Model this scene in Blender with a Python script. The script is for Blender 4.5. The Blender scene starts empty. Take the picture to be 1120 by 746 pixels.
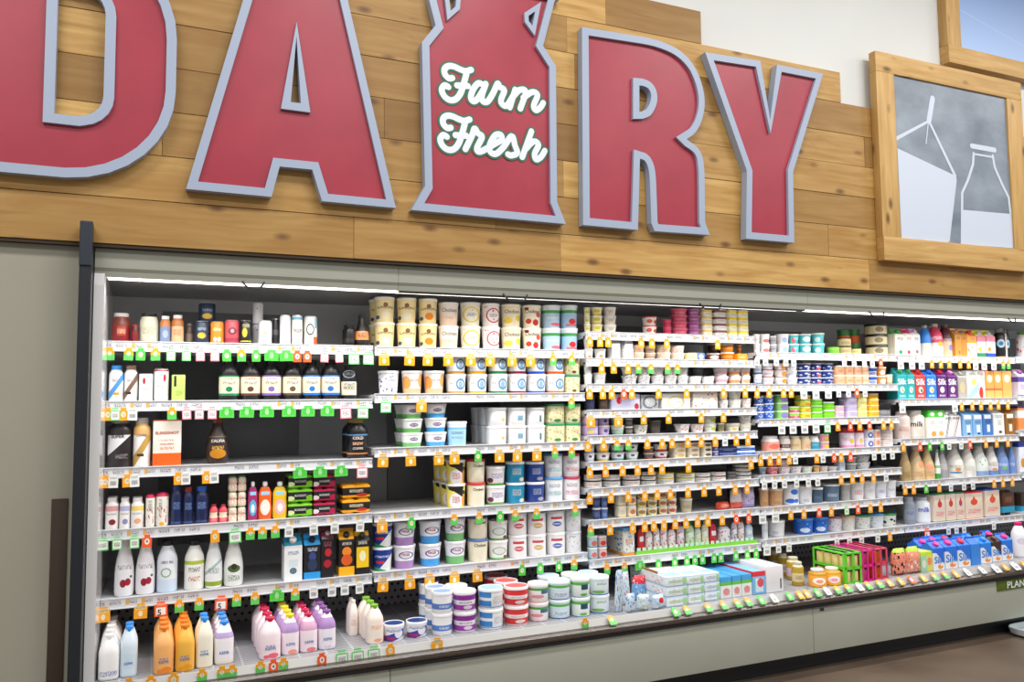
import bpy, bmesh, math, random
import numpy as np
from mathutils import Vector, Matrix

random.seed(7)
SC = bpy.context.scene
COL = SC.collection

# ------------------------------------------------------------------ camera
FPX = 891.5                                  # focal length in pixels of the 1120 x 746 frame
YAW, PITCH, ROLL = [math.radians(a) for a in (23.817, 4.2012, -0.563)]
EYE = np.array([0.184, -3.724, 1.45])


def _rot():
    b = np.array([[1, 0, 0], [0, 0, -1], [0, 1, 0]], float)
    c, s = math.cos(YAW), math.sin(YAW)
    ry = np.array([[c, -s, 0], [s, c, 0], [0, 0, 1]])
    c, s = math.cos(PITCH), math.sin(PITCH)
    rx = np.array([[1, 0, 0], [0, c, s], [0, -s, c]])
    c, s = math.cos(ROLL), math.sin(ROLL)
    rz = np.array([[c, -s, 0], [s, c, 0], [0, 0, 1]])
    return rz @ rx @ b @ ry


ROT = _rot()


def ray(x, y):
    return ROT.T @ np.array([(x - 560) / FPX, (y - 373) / FPX, 1.0])


def at(x, y, Y):
    """The point of the vertical plane at depth Y that the photograph shows at (x, y)."""
    d = ray(x, y)
    return EYE + (Y - EYE[1]) / d[1] * d


def on(x, y, z):
    """The point of the horizontal plane at height z that the photograph shows at (x, y)."""
    d = ray(x, y)
    return EYE + (z - EYE[2]) / d[2] * d


cam_data = bpy.data.cameras.new('camera')
cam = bpy.data.objects.new('camera', cam_data)
COL.objects.link(cam)
m4 = Matrix.Identity(4)
for i in range(3):
    m4[i][0], m4[i][1], m4[i][2] = ROT[0][i], -ROT[1][i], -ROT[2][i]
    m4[i][3] = EYE[i]
cam.matrix_world = m4
cam_data.sensor_width = 36
cam_data.lens = FPX / 1120 * 36
cam_data.clip_start = 0.05
SC.camera = cam

# ------------------------------------------------------------------ materials


def lin(h):
    v = [int(h[i:i + 2], 16) / 255 for i in (0, 2, 4)]
    return tuple([(a / 12.92 if a <= .04045 else ((a + .055) / 1.055) ** 2.4) for a in v] + [1])


class Nodes:
    def __init__(self, name):
        self.m = bpy.data.materials.new(name)
        self.m.use_nodes = True
        self.t = self.m.node_tree
        self.b = self.t.nodes['Principled BSDF']

    def n(self, kind, **k):
        nd = self.t.nodes.new(kind)
        for a, v in k.items():
            setattr(nd, a, v)
        return nd

    def link(self, a, b):
        self.t.links.new(a, b)

    def math(self, op, a, b=0.0, c=0.0, clamp=False):
        nd = self.n('ShaderNodeMath', operation=op, use_clamp=clamp)
        for i, v in enumerate((a, b, c)):
            if isinstance(v, (int, float)):
                nd.inputs[i].default_value = v
            else:
                self.link(v, nd.inputs[i])
        return nd.outputs[0]

    def mix(self, fac, a, b):
        nd = self.n('ShaderNodeMix', data_type='RGBA')
        for i, v in ((0, fac), (6, a), (7, b)):
            if isinstance(v, (int, float)):
                nd.inputs[i].default_value = v
            elif isinstance(v, tuple):
                nd.inputs[i].default_value = v
            else:
                self.link(v, nd.inputs[i])
        return nd.outputs[2]


MATS = {}


def plain(name, col, rough=.5, metal=0.0, coat=0.0, emit=0.0, alpha=None):
    key = ('plain', name, col, rough, metal, emit)
    if key in MATS:
        return MATS[key]
    N = Nodes(name)
    N.b.inputs['Base Color'].default_value = lin(col)
    N.b.inputs['Roughness'].default_value = rough
    N.b.inputs['Metallic'].default_value = metal
    N.b.inputs['Coat Weight'].default_value = coat
    if emit:
        N.b.inputs['Emission Color'].default_value = lin(col)
        N.b.inputs['Emission Strength'].default_value = emit
    if alpha is not None:
        N.b.inputs['Transmission Weight'].default_value = alpha
    MATS[key] = N.m
    return N.m


def art(base, *layers, rough=.38, front=True):
    """A printed label: bands, ellipses, rectangles, diagonals, spots and small print in the object's own box coordinates."""
    key = (base, layers, rough, front)
    if key in MATS:
        return MATS[key]
    N = Nodes('printed_label')
    tc = N.n('ShaderNodeTexCoord')
    sp = N.n('ShaderNodeSeparateXYZ')
    N.link(tc.outputs['Generated'], sp.inputs[0])
    gx, gy, gz = sp.outputs
    col = lin(base)
    isf = None

    def fr():
        nonlocal isf
        if isf is None:
            ns = N.n('ShaderNodeSeparateXYZ')
            N.link(tc.outputs['Normal'], ns.inputs[0])
            isf = N.math('LESS_THAN', ns.outputs[1], -.2)
        return isf

    def box(v, lo, hi):
        return N.math('COMPARE', v, (lo + hi) / 2, (hi - lo) / 2)
    for L in layers:
        k = L[0]
        if k == 'B':
            f = box(gz, L[1], L[2])
        elif k in 'ER':
            cx, cz, rx, rz = L[1:5]
            dx = N.math('MULTIPLY', N.math('SUBTRACT', gx, cx), 1 / rx)
            dz = N.math('MULTIPLY', N.math('SUBTRACT', gz, cz), 1 / rz)
            r = N.math('SQRT', N.math('ADD', N.math('MULTIPLY', dx, dx), N.math('MULTIPLY', dz, dz)))
            if k == 'E':
                f = N.math('LESS_THAN', r, 1.0)
            else:
                f = box(r, 1 - L[5], 1)
            f = N.math('MULTIPLY', f, fr())
        elif k == 'Q':
            f = N.math('MULTIPLY', N.math('MULTIPLY', box(gx, L[1], L[2]), box(gz, L[3], L[4])), fr())
        elif k == 'A':          # printed panel seen from above
            f = N.math('MULTIPLY', box(gx, L[1], L[2]), box(gy, L[3], L[4]))
            f = N.math('MULTIPLY', f, N.math('GREATER_THAN', gz, .985))
        elif k == 'D':          # diagonal stripe: lo < gz + slope * gx < hi
            f = N.math('MULTIPLY', box(N.math('ADD', gz, N.math('MULTIPLY', gx, L[1])), L[2], L[3]), fr())
        elif k == 'S':          # loose spots: fruit, flowers
            v = N.n('ShaderNodeTexVoronoi', feature='F1')
            v.inputs['Scale'].default_value = L[1]
            N.link(tc.outputs['Generated'], v.inputs['Vector'])
            f = N.math('LESS_THAN', v.outputs['Distance'], L[2])
            if len(L) > 4:
                f = N.math('MULTIPLY', f, box(gz, L[4], L[5]))
        elif k == 'T':          # small print
            cb = N.n('ShaderNodeCombineXYZ')
            N.link(N.math('MULTIPLY', gx, 34.0), cb.inputs[0])
            N.link(N.math('MULTIPLY', gz, 15.0), cb.inputs[2])
            nz = N.n('ShaderNodeTexNoise')
            nz.inputs['Scale'].default_value = 1.0
            nz.inputs['Detail'].default_value = 1.0
            N.link(cb.outputs[0], nz.inputs['Vector'])
            f = N.math('MULTIPLY', N.math('GREATER_THAN', nz.outputs['Fac'], .49), .8)
            f = N.math('MULTIPLY', N.math('MULTIPLY', f, box(gx, L[1], L[2])), N.math('MULTIPLY', box(gz, L[3], L[4]), fr()))
        col = N.mix(f, col, lin(L[3] if k == 'S' else L[-1]))
    if isinstance(col, tuple):
        N.b.inputs['Base Color'].default_value = col
    else:
        N.link(col, N.b.inputs['Base Color'])
    N.b.inputs['Roughness'].default_value = rough
    MATS[key] = N.m
    return N.m


# ------------------------------------------------------------------ mesh helpers
def link(name, me, parent=None, mats=None):
    o = bpy.data.objects.new(name, me)
    COL.objects.link(o)
    if parent is not None:
        o.parent = parent
    if mats:
        for m in (mats if isinstance(mats, (list, tuple)) else [mats]):
            me.materials.append(m)
    return o


def finish(bm, name, smooth=False):
    bmesh.ops.recalc_face_normals(bm, faces=bm.faces[:])
    me = bpy.data.meshes.new(name)
    bm.to_mesh(me)
    bm.free()
    if smooth:
        me.polygons.foreach_set('use_smooth', [True] * len(me.polygons))
        try:
            me.set_sharp_from_angle(angle=math.radians(38))
        except Exception:
            pass
    return me


def put_box(bm, x0, x1, y0, y1, z0, z1, mi=0, bevel=0.0):
    r = bmesh.ops.create_cube(bm, size=1, matrix=Matrix.Translation(((x0 + x1) / 2, (y0 + y1) / 2, (z0 + z1) / 2)) @ Matrix.Diagonal((x1 - x0, y1 - y0, z1 - z0, 1)))
    fs = {f for v in r['verts'] for f in v.link_faces}
    for f in fs:
        f.material_index = mi
    if bevel:
        es = list({e for f in fs for e in f.edges})
        bb = bmesh.ops.bevel(bm, geom=es, offset=bevel, segments=2, affect='EDGES', profile=.6)
        for f in bb['faces']:
            f.material_index = mi
    return fs


def box_mesh(name, *a, bevel=0.0):
    bm = bmesh.new()
    put_box(bm, *a, bevel=bevel)
    return finish(bm, name, smooth=bevel > 0)


def put_lathe(bm, prof, seg=20, n=2.0, mi=0, sy=1.0, cap0=True, cap1=True, c=(0, 0), capmi=None):
    """Turn (radius, z) pairs about Z; n > 2 squares the section off."""
    rings = []
    for r, z in prof:
        ring = []
        for i in range(seg):
            t = 2 * math.pi * (i + .5) / seg
            cs, sn = math.cos(t), math.sin(t)
            k = (abs(cs) ** n + abs(sn) ** n) ** (-1 / n)
            ring.append(bm.verts.new((c[0] + r * k * cs, c[1] + r * k * sn * sy, z)))
        rings.append(ring)
    for a, b in zip(rings, rings[1:]):
        for i in range(seg):
            j = (i + 1) % seg
            bm.faces.new((a[i], a[j], b[j], b[i])).material_index = mi
    if cap0:
        bm.faces.new(rings[0][::-1]).material_index = mi
    if cap1:
        bm.faces.new(rings[-1]).material_index = mi if capmi is None else capmi
    return rings


def lathe(name, prof, **k):
    bm = bmesh.new()
    put_lathe(bm, prof, **k)
    return finish(bm, name, True)


def put_tube(bm, pts, r, seg=8, mi=0):
    pts = [Vector(p) for p in pts]
    rings = []
    for i, p in enumerate(pts):
        d = (pts[min(i + 1, len(pts) - 1)] - pts[max(i - 1, 0)]).normalized()
        a = d.orthogonal().normalized() if i == 0 else (rings_a - d * rings_a.dot(d)).normalized()
        rings_a = a
        b = d.cross(a)
        rings.append([bm.verts.new(p + r * (math.cos(2 * math.pi * k / seg) * a + math.sin(2 * math.pi * k / seg) * b)) for k in range(seg)])
    for a, b in zip(rings, rings[1:]):
        for i in range(seg):
            j = (i + 1) % seg
            bm.faces.new((a[i], a[j], b[j], b[i])).material_index = mi
    bm.faces.new(rings[0][::-1]).material_index = mi
    bm.faces.new(rings[-1]).material_index = mi


_WORDS = {}


def word(s):
    """Flat letters of one word, one unit wide, centred: vertices and faces."""
    if s not in _WORDS:
        cu = bpy.data.curves.new('word', 'FONT')
        cu.body = s
        cu.resolution_u = 3
        cu.offset = .018
        o = bpy.data.objects.new('word', cu)
        COL.objects.link(o)
        bpy.context.view_layer.update()
        me = bpy.data.meshes.new_from_object(o.evaluated_get(bpy.context.evaluated_depsgraph_get()))
        co = np.array([v.co[:2] for v in me.vertices])
        lo, hi = co.min(0), co.max(0)
        w = hi[0] - lo[0]
        co = (co - (lo + hi) / 2) / w
        _WORDS[s] = (co, [tuple(p.vertices) for p in me.polygons], (hi[1] - lo[1]) / w)
        bpy.data.objects.remove(o)
        bpy.data.curves.remove(cu)
        bpy.data.meshes.remove(me)
    return _WORDS[s]


def put_word(bm, s, cx, cz, width, y, mi, height=None, radius=None, cy=0.0, slant=0.0):
    co, fs, asp = word(s)
    sz = width if height is None else height / asp
    vs = []
    for a, b in co:
        X, Z = cx + (a + slant * b) * width, cz + b * sz
        if radius:
            t = X / radius
            vs.append(bm.verts.new((math.sin(t) * radius, cy - math.cos(t) * radius, Z)))
        else:
            vs.append(bm.verts.new((X, y, Z)))
    for f in fs:
        try:
            bm.faces.new([vs[i] for i in f]).material_index = mi
        except ValueError:
            pass


def tag(o, label, cat, group=None, kind=None):
    if label:
        o['label'] = label
    if cat:
        o['category'] = cat
    if group:
        o['group'] = group
    if kind:
        o['kind'] = kind
    return o


def empty(name, loc=(0, 0, 0), rz=0.0):
    o = bpy.data.objects.new(name, None)
    o.empty_display_size = .03
    COL.objects.link(o)
    o.location = loc
    o.rotation_euler.z = rz
    return o


def copy_tree(o, parent=None):
    c = o.copy()
    COL.objects.link(c)
    if parent is not None:
        c.parent = parent
    for ch in o.children:
        copy_tree(ch, c)
    return c


# ------------------------------------------------------------------ surface materials of the place
def noise_paint(name, a, b, scale=6.0, rough=.5, bump=0.0, stretch=None, detail=4.0, metal=0.0):
    N = Nodes(name)
    tc = N.n('ShaderNodeTexCoord')
    mp = N.n('ShaderNodeMapping')
    if stretch:
        mp.inputs['Scale'].default_value = stretch
    N.link(tc.outputs['Object'], mp.inputs[0])
    nz = N.n('ShaderNodeTexNoise')
    nz.inputs['Scale'].default_value = scale
    nz.inputs['Detail'].default_value = detail
    N.link(mp.outputs[0], nz.inputs['Vector'])
    f = N.math('MULTIPLY_ADD', nz.outputs['Fac'], 2.2, -.6, clamp=True)
    N.link(N.mix(f, lin(a), lin(b)), N.b.inputs['Base Color'])
    N.b.inputs['Roughness'].default_value = rough
    N.b.inputs['Metallic'].default_value = metal
    if bump:
        bp = N.n('ShaderNodeBump')
        bp.inputs['Strength'].default_value = bump
        N.link(nz.outputs['Fac'], bp.inputs['Height'])
        N.link(bp.outputs[0], N.b.inputs['Normal'])
    return N.m


def wood(name, a, b, c, vary=.35, axis='X'):
    """Knotty cedar: grain along the board, dark knots, a tone of its own for every board."""
    N = Nodes(name)
    tc = N.n('ShaderNodeTexCoord')
    geo = N.n('ShaderNodeNewGeometry')
    mp = N.n('ShaderNodeMapping')
    mp.inputs['Scale'].default_value = (1.2, 14, 14) if axis == 'X' else (14, 14, 1.2)
    off = N.math('MULTIPLY', geo.outputs['Random Per Island'], 37.0)
    cb = N.n('ShaderNodeCombineXYZ')
    for i in range(3):
        N.link(off, cb.inputs[i])
    N.link(tc.outputs['Object'], mp.inputs['Vector'])
    N.link(cb.outputs[0], mp.inputs['Location'])
    nz = N.n('ShaderNodeTexNoise')
    nz.inputs['Scale'].default_value = 2.2
    nz.inputs['Detail'].default_value = 6
    nz.inputs['Distortion'].default_value = .6
    N.link(mp.outputs[0], nz.inputs['Vector'])
    g = N.math('MULTIPLY_ADD', nz.outputs['Fac'], 2.4, -.75, clamp=True)
    col = N.mix(g, lin(a), lin(b))
    tone = N.math('MULTIPLY', geo.outputs['Random Per Island'], vary)
    tone = N.math('MULTIPLY', tone, geo.outputs['Random Per Island'])
    col = N.mix(tone, col, lin(c))
    mp2 = N.n('ShaderNodeMapping')
    mp2.inputs['Scale'].default_value = (4.2, 4.2, 9.0) if axis == 'X' else (9, 9, 4.2)
    N.link(tc.outputs['Object'], mp2.inputs['Vector'])
    N.link(cb.outputs[0], mp2.inputs['Location'])
    vo = N.n('ShaderNodeTexVoronoi')
    vo.inputs['Scale'].default_value = 1.0
    N.link(mp2.outputs[0], vo.inputs['Vector'])
    k = N.math('SUBTRACT', 1.0, N.math('MULTIPLY', vo.outputs['Distance'], 5.2), clamp=True)
    k = N.math('MULTIPLY', N.math('MULTIPLY', k, 1.5, clamp=True), .8)
    col = N.mix(k, col, lin('5a3414'))
    N.link(col, N.b.inputs['Base Color'])
    N.b.inputs['Roughness'].default_value = .55
    bp = N.n('ShaderNodeBump')
    bp.inputs['Strength'].default_value = .15
    bp.inputs['Distance'].default_value = .004
    N.link(nz.outputs['Fac'], bp.inputs['Height'])
    N.link(bp.outputs[0], N.b.inputs['Normal'])
    return N.m


def channel_paint():
    """White price channel with rows of small printed labels."""
    N = Nodes('price_channel')
    tc = N.n('ShaderNodeTexCoord')
    sp = N.n('ShaderNodeSeparateXYZ')
    N.link(tc.outputs['Object'], sp.inputs[0])
    X, Y, Z = sp.outputs
    cell = N.math('FLOOR', N.math('MULTIPLY', X, 17.0))
    fx = N.math('FRACT', N.math('MULTIPLY', X, 17.0))
    wn = N.n('ShaderNodeTexWhiteNoise', noise_dimensions='1D')
    N.link(cell, wn.inputs['W'])
    r = wn.outputs['Value']
    there = N.math('GREATER_THAN', r, .15)
    inx = N.math('COMPARE', fx, .5, .36)
    inz = N.math('COMPARE', Z, -.016, .011)
    f = N.math('MULTIPLY', N.math('MULTIPLY', there, inx), inz)
    col = N.mix(N.math('MULTIPLY', f, .5), lin('d6d7da'), lin('b9bcc4'))
    cb = N.n('ShaderNodeCombineXYZ')
    N.link(N.math('MULTIPLY', X, 260.0), cb.inputs[0])
    N.link(N.math('MULTIPLY', Z, 180.0), cb.inputs[2])
    nz = N.n('ShaderNodeTexNoise')
    nz.inputs['Scale'].default_value = 1.0
    N.link(cb.outputs[0], nz.inputs['Vector'])
    t = N.math('MULTIPLY', N.math('GREATER_THAN', nz.outputs['Fac'], .53), N.math('MULTIPLY', f, N.math('COMPARE', Z, -.016, .006)))
    col = N.mix(N.math('MULTIPLY', t, .85), col, lin('44464c'))
    y = N.math('MULTIPLY', N.math('MULTIPLY', f, N.math('GREATER_THAN', r, .62)), N.math('COMPARE', fx, .25, .12))
    col = N.mix(N.math('MULTIPLY', y, .8), col, lin('e0a830'))
    N.link(col, N.b.inputs['Base Color'])
    N.b.inputs['Roughness'].default_value = .3
    return N.m
# ------------------------------------------------------------------ goods: shapes
PROF = {
    'jug': [(.9, 0), (.98, .02), (1, .05), (1, .6), (.93, .69), (.6, .85), (.44, .9), (.42, .94)],
    'cal': [(.82, 0), (.93, .015), (1, .08), (1, .36), (.95, .48), (.8, .63), (.58, .77), (.44, .86), (.4, .94)],
    'jar': [(.93, 0), (1, .03), (1, .66), (.95, .73), (.75, .82), (.52, .87), (.5, .93)],
    'rtd': [(.92, 0), (1, .035), (1, .74), (.93, .8), (.72, .85), (.7, .9)],
    'slim': [(.86, 0), (.98, .03), (1, .3), (.84, .45), (.98, .6), (.92, .74), (.5, .88), (.48, .93)],
    'wine': [(.92, 0), (1, .03), (1, .34), (.9, .48), (.62, .66), (.45, .8), (.4, .93)],
    'flask': [(.7, 0), (.82, .02), (1, .2), (.98, .42), (.8, .6), (.45, .76), (.4, .92)],
    'can': [(.8, 0), (.98, .045), (1, .07), (1, .91), (.95, .945), (.86, .975)],
    'squat': [(.95, 0), (1, .03), (1, .6), (.94, .74), (.8, .84), (.78, .9)],
}
CAPR = {'jug': .47, 'cal': .43, 'jar': .55, 'rtd': .72, 'slim': .52, 'wine': .45, 'flask': .44, 'squat': .8}
CAPZ = {'jug': .9, 'cal': .9, 'jar': .89, 'rtd': .87, 'slim': .89, 'wine': .9, 'flask': .87, 'squat': .86}


def radius_at(kind, w, h, z, k):
    if kind in PROF:
        p = PROF[kind]
        return w / 2 * np.interp(z / h, [b for a, b in p], [a for a, b in p])
    t = k.get('t', .85)
    return w / 2 * (t + (.955 - t) * z / h)


def words_on(bm, kind, w, h, dp, k, mats):
    for s, cx, cz, wd, col in k.get('txt', ()):
        mats.append(plain('print', col, .4))
        if kind in ROUND and k.get('sq', 2) <= 2.4:
            put_word(bm, s, cx * w, cz * h, wd * w, 0, len(mats) - 1, radius=radius_at(kind, w, h, cz * h, k) + .0012)
        else:
            y = -(radius_at(kind, w, h, cz * h, k) if kind in ROUND else dp / 2) - .0012
            put_word(bm, s, cx * w, cz * h, wd * w, y, len(mats) - 1)


ROUND = set(PROF) | {'tub', 'pouch', 'bag'}


def build(kind, w, h, dp, mat, k):
    """[(part name, mesh, materials, offset)] of one article standing on the origin and facing -Y."""
    out = []
    n = k.get('sq', 2.0)
    seg = 24 if w > .07 else 18
    if kind == 'tub':
        R, t = w / 2, k.get('t', .85)
        lh = k.get('lh', min(.012, h * .13))
        bm = bmesh.new()
        prof = [(R * t * .95, 0), (R * t, min(.004, h * .05)), (R * (t * .5 + .955 * .5), h * .5), (R * .955, h - lh), (R * .955, h - lh * .5)]
        put_lathe(bm, prof, seg=seg, n=n)
        ms = [mat]
        words_on(bm, kind, w, h, dp, k, ms)
        out.append(('cup', finish(bm, 'cup', True), ms, None))
        lc = k.get('lid', 'f2f2f0')
        bm = bmesh.new()
        put_lathe(bm, [(R * .96, h - lh), (R * .995, h - lh * .96), (R, h - lh * .2), (R * .97, h), (R * .9, h), (R * .885, h - lh * .2)], seg=seg, n=n, capmi=1, cap0=True)
        out.append(('lid', finish(bm, 'lid', True), [plain('lid', lc, .35), plain('lid_print', k.get('top', lc), .4)], None))
    elif kind in PROF:
        R = w / 2
        bm = bmesh.new()
        put_lathe(bm, [(a * R, b * h) for a, b in PROF[kind]], seg=seg, n=n)
        ms = [mat]
        words_on(bm, kind, w, h, dp, k, ms)
        nm = 'can_body' if kind == 'can' else 'bottle_body'
        out.append((nm, finish(bm, nm, True), ms, None))
        if kind == 'can':
            bm = bmesh.new()
            put_lathe(bm, [(.86 * R, h * .97), (.87 * R, h * .99), (.84 * R, h), (.78 * R, h), (.76 * R, h * .985)], seg=seg)
            out.append(('can_end', finish(bm, 'can_end', True), [plain('can_end', k.get('cap', 'c9ccd0'), .3, .8)], None))
        else:
            r, z = CAPR[kind] * R * k.get('cr', 1), CAPZ[kind] * h
            bm = bmesh.new()
            put_lathe(bm, [(r * .95, z), (r, z + .002), (r, h * .992), (r * .93, h)], seg=seg)
            out.append(('cap', finish(bm, 'cap', True), [plain('cap', k.get('cap', 'f0f0ee'), .35)], None))
    elif kind == 'carton':
        x, y, hb, hr = w / 2, dp / 2, h * .76, h * .94
        bm = bmesh.new()
        V = [bm.verts.new(p) for p in ((-x, -y, 0), (x, -y, 0), (x, y, 0), (-x, y, 0), (-x, -y, hb), (x, -y, hb), (x, y, hb), (-x, y, hb), (-x, 0, hr), (x, 0, hr))]
        for f in ((3, 2, 1, 0), (0, 1, 5, 4), (1, 2, 6, 5), (2, 3, 7, 6), (3, 0, 4, 7), (4, 5, 9, 8), (6, 7, 8, 9), (5, 6, 9), (7, 4, 8)):
            bm.faces.new([V[i] for i in f])
        bmesh.ops.bevel(bm, geom=[e for e in bm.edges], offset=.0018, segments=1, affect='EDGES')
        put_box(bm, -x * .99, x * .99, -.0022, .0022, hr - .004, h)
        ms = [mat]
        words_on(bm, kind, w, h, dp, k, ms)
        out.append(('carton_body', finish(bm, 'carton_body'), ms, None))
        if k.get('cap'):
            me = lathe('cap', [(w * .2, 0), (w * .2, .013), (w * .17, .016)], seg=16)
            nrm = Vector((0, -(hr - hb), y)).normalized()
            q = Vector((0, 0, 1)).rotation_difference(nrm)
            me.transform(Matrix.Translation((0, -y * .5, (hb + hr) / 2 + .0005)) @ q.to_matrix().to_4x4())
            out.append(('cap', me, [plain('cap', k['cap'], .35)], None))
    elif kind == 'box':
        bm = bmesh.new()
        put_box(bm, -w / 2, w / 2, -dp / 2, dp / 2, 0, h, bevel=min(.004, h * .1))
        ms = [mat]
        words_on(bm, kind, w, h, dp, k, ms)
        nm = 'carton_body'
        out.append((nm, finish(bm, nm, True), ms, None))
        if k.get('cap'):
            out.append(('cap', lathe('cap', [(w * .3, h - .001), (w * .3, h + .012), (w * .26, h + .016)], seg=16), [plain('cap', k['cap'], .35)], None))
    elif kind == 'pouch':
        R = w / 2
        hc = h * (.86 if k.get('cap') else 1)
        bm = bmesh.new()
        put_lathe(bm, [(R * .8, 0), (R * .95, hc * .05), (R, hc * .3), (R * .93, hc * .6), (R * .96, hc * .82), (R * .7, hc * .95), (R * .55, hc)], seg=20, n=3, sy=k.get('sy', .5))
        out.append(('pouch_body', finish(bm, 'pouch_body', True), [mat], None))
        if k.get('cap'):
            bm = bmesh.new()
            put_lathe(bm, [(R * .2, hc * .98), (R * .2, hc + h * .03), (R * .36, hc + h * .03), (R * .36, h * .985), (R * .3, h)], seg=14)
            out.append(('cap', finish(bm, 'cap', True), [plain('cap', k['cap'], .35)], None))
    elif kind == 'bag':
        bm = bmesh.new()
        rnd_ = random.Random(int(w * 1e5))
        nx, nz = 9, 11
        grid = {}
        for s in (-1, 1):
            for i in range(nx):
                for j in range(nz):
                    u, v = i / (nx - 1) * 2 - 1, j / (nz - 1) * 2 - 1
                    edge = i in (0, nx - 1) or j in (0, nz - 1)
                    if edge and s == 1:
                        grid[s, i, j] = grid[-1, i, j]
                        continue
                    f = ((1 - u ** 4) * (1 - max(v, 0) ** 2.5) * (1 - max(-v, 0) ** 6)) ** .6
                    y = s * dp * .5 * f * (1 if edge else rnd_.uniform(.72, 1.0))
                    grid[s, i, j] = bm.verts.new((u * w / 2 * (1 - .08 * max(v, 0)), y, h * (v + 1) / 2 if not (edge and j == 0) else 0.0))
        for s in (-1, 1):
            for i in range(nx - 1):
                for j in range(nz - 1):
                    bm.faces.new([grid[s, i, j], grid[s, i + 1, j], grid[s, i + 1, j + 1], grid[s, i, j + 1]])
        out.append(('bag', finish(bm, 'bag', True), [mat], None))
    elif kind == 'pack':
        r = w / 4
        cup = lathe('cup', [(r * .78, 0), (r * .8, .003), (r * .95, h * .9), (r * .98, h * .91), (r * .98, h)], seg=16)
        for i in (-1, 1):
            for j in (-1, 1):
                out.append(('cup', cup, [plain('cup', k.get('cup', 'e8e8e2'), .35)], (i * r, j * dp / 4, 0)))
        out.append(('sleeve', box_mesh('sleeve', -w / 2, w / 2, -dp / 2, dp / 2, h * .12, h * .93, bevel=.003), [mat], None))
    elif kind == 'jarpack':
        nx = k.get('grid', (2, 3))[0]
        ny = max(1, round(dp / (w / nx)))
        r = min(w * .94 / nx, dp * .96 / ny) / 2
        jar = lathe('jar', [(r * .9, .003), (r * .97, .008), (r * .97, h * .72), (r * .86, h * .8)], seg=16)
        lid = lathe('lid', [(r * .86, h * .785), (r * .9, h * .79), (r * .9, h * .93), (r * .84, h * .95)], seg=16)
        for i in range(nx):
            for j in range(ny):
                o = ((i - (nx - 1) / 2) * w * .94 / nx, (j - (ny - 1) / 2) * dp * .96 / ny, 0)
                out.append(('jar', jar, [plain('jar_glass', k['jar'], .2)], o))
                out.append(('lid', lid, [plain('jar_lid', k.get('lid', '1c1b1b'), .3)], o))
        bm = bmesh.new()
        x, y, t, e = w / 2, dp / 2, .0015, min(.018, w * .12)
        put_box(bm, -x, x, -y, y, 0, .0025)
        for s in (-1, 1):
            put_box(bm, -x, x, s * y - t, s * y, 0, h * .1)
            put_box(bm, -x, x, s * y - t, s * y, h * .91, h)
            put_box(bm, s * x - t, s * x, -y, y, 0, h * .1)
            put_box(bm, s * x - t, s * x, -y, y, h * .91, h)
            for a_ in (-x, x - e, -e / 2):
                put_box(bm, a_, a_ + e, s * y - t, s * y, 0, h)
            for b_ in (-y, y - e):
                put_box(bm, s * x - t, s * x, b_, b_ + e, 0, h)
        for a_, b_ in ((-x, -x + e), (x - e, x), (-e / 2, e / 2)):
            put_box(bm, a_, b_, -y, y, h - .0012, h)
        put_box(bm, -x, x, -y, -y + e, h - .0012, h)
        put_box(bm, -x, x, y - e, y, h - .0012, h)
        out.append(('sleeve', finish(bm, 'sleeve'), [mat], None))
    elif kind == 'minis':
        r = w / 4
        me = lathe('bottle', [(r * .85, 0), (r * .93, h * .04), (r * .93, h * .35), (r * .78, h * .46), (r * .93, h * .58), (r * .85, h * .85), (r * .6, h * .92), (r * .66, h * .93), (r * .66, h)], seg=16)
        for i in (-1, 1):
            for j in (-1, 1):
                out.append(('bottle', me, [mat], (i * r, j * r, 0)))
    return out


# ------------------------------------------------------------------ goods: shelves and rows
SHELF = {}
FOOT = {}
ROWS = []
ORD = ('zeroth first second third fourth fifth sixth seventh eighth ninth tenth eleventh twelfth thirteenth fourteenth fifteenth sixteenth seventeenth '
       'eighteenth nineteenth twentieth twenty-first twenty-second twenty-third twenty-fourth twenty-fifth twenty-sixth twenty-seventh twenty-eighth '
       'twenty-ninth thirtieth thirty-first thirty-second thirty-third thirty-fourth thirty-fifth thirty-sixth thirty-seventh thirty-eighth thirty-ninth fortieth '
       'forty-first forty-second forty-third forty-fourth forty-fifth forty-sixth forty-seventh forty-eighth forty-ninth fiftieth').split()
BAY = {'A': 'coffee bay', 'B': 'big-tub bay', 'C': 'small-cup bay', 'D': 'mixed-cup bay', 'E': 'carton bay', 'F': 'far-right bay'}
PAINT = channel_paint()
SHELF_TOP = noise_paint('shelf_enamel', 'c9cacd', 'd6d7da', 9, .35)
BAYX = {'A': (.012, 1.118), 'B': (1.128, 2.236), 'C': (2.246, 3.353), 'D': (3.363, 4.476), 'E': (4.486, 5.594), 'F': (5.604, 6.7)}


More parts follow.
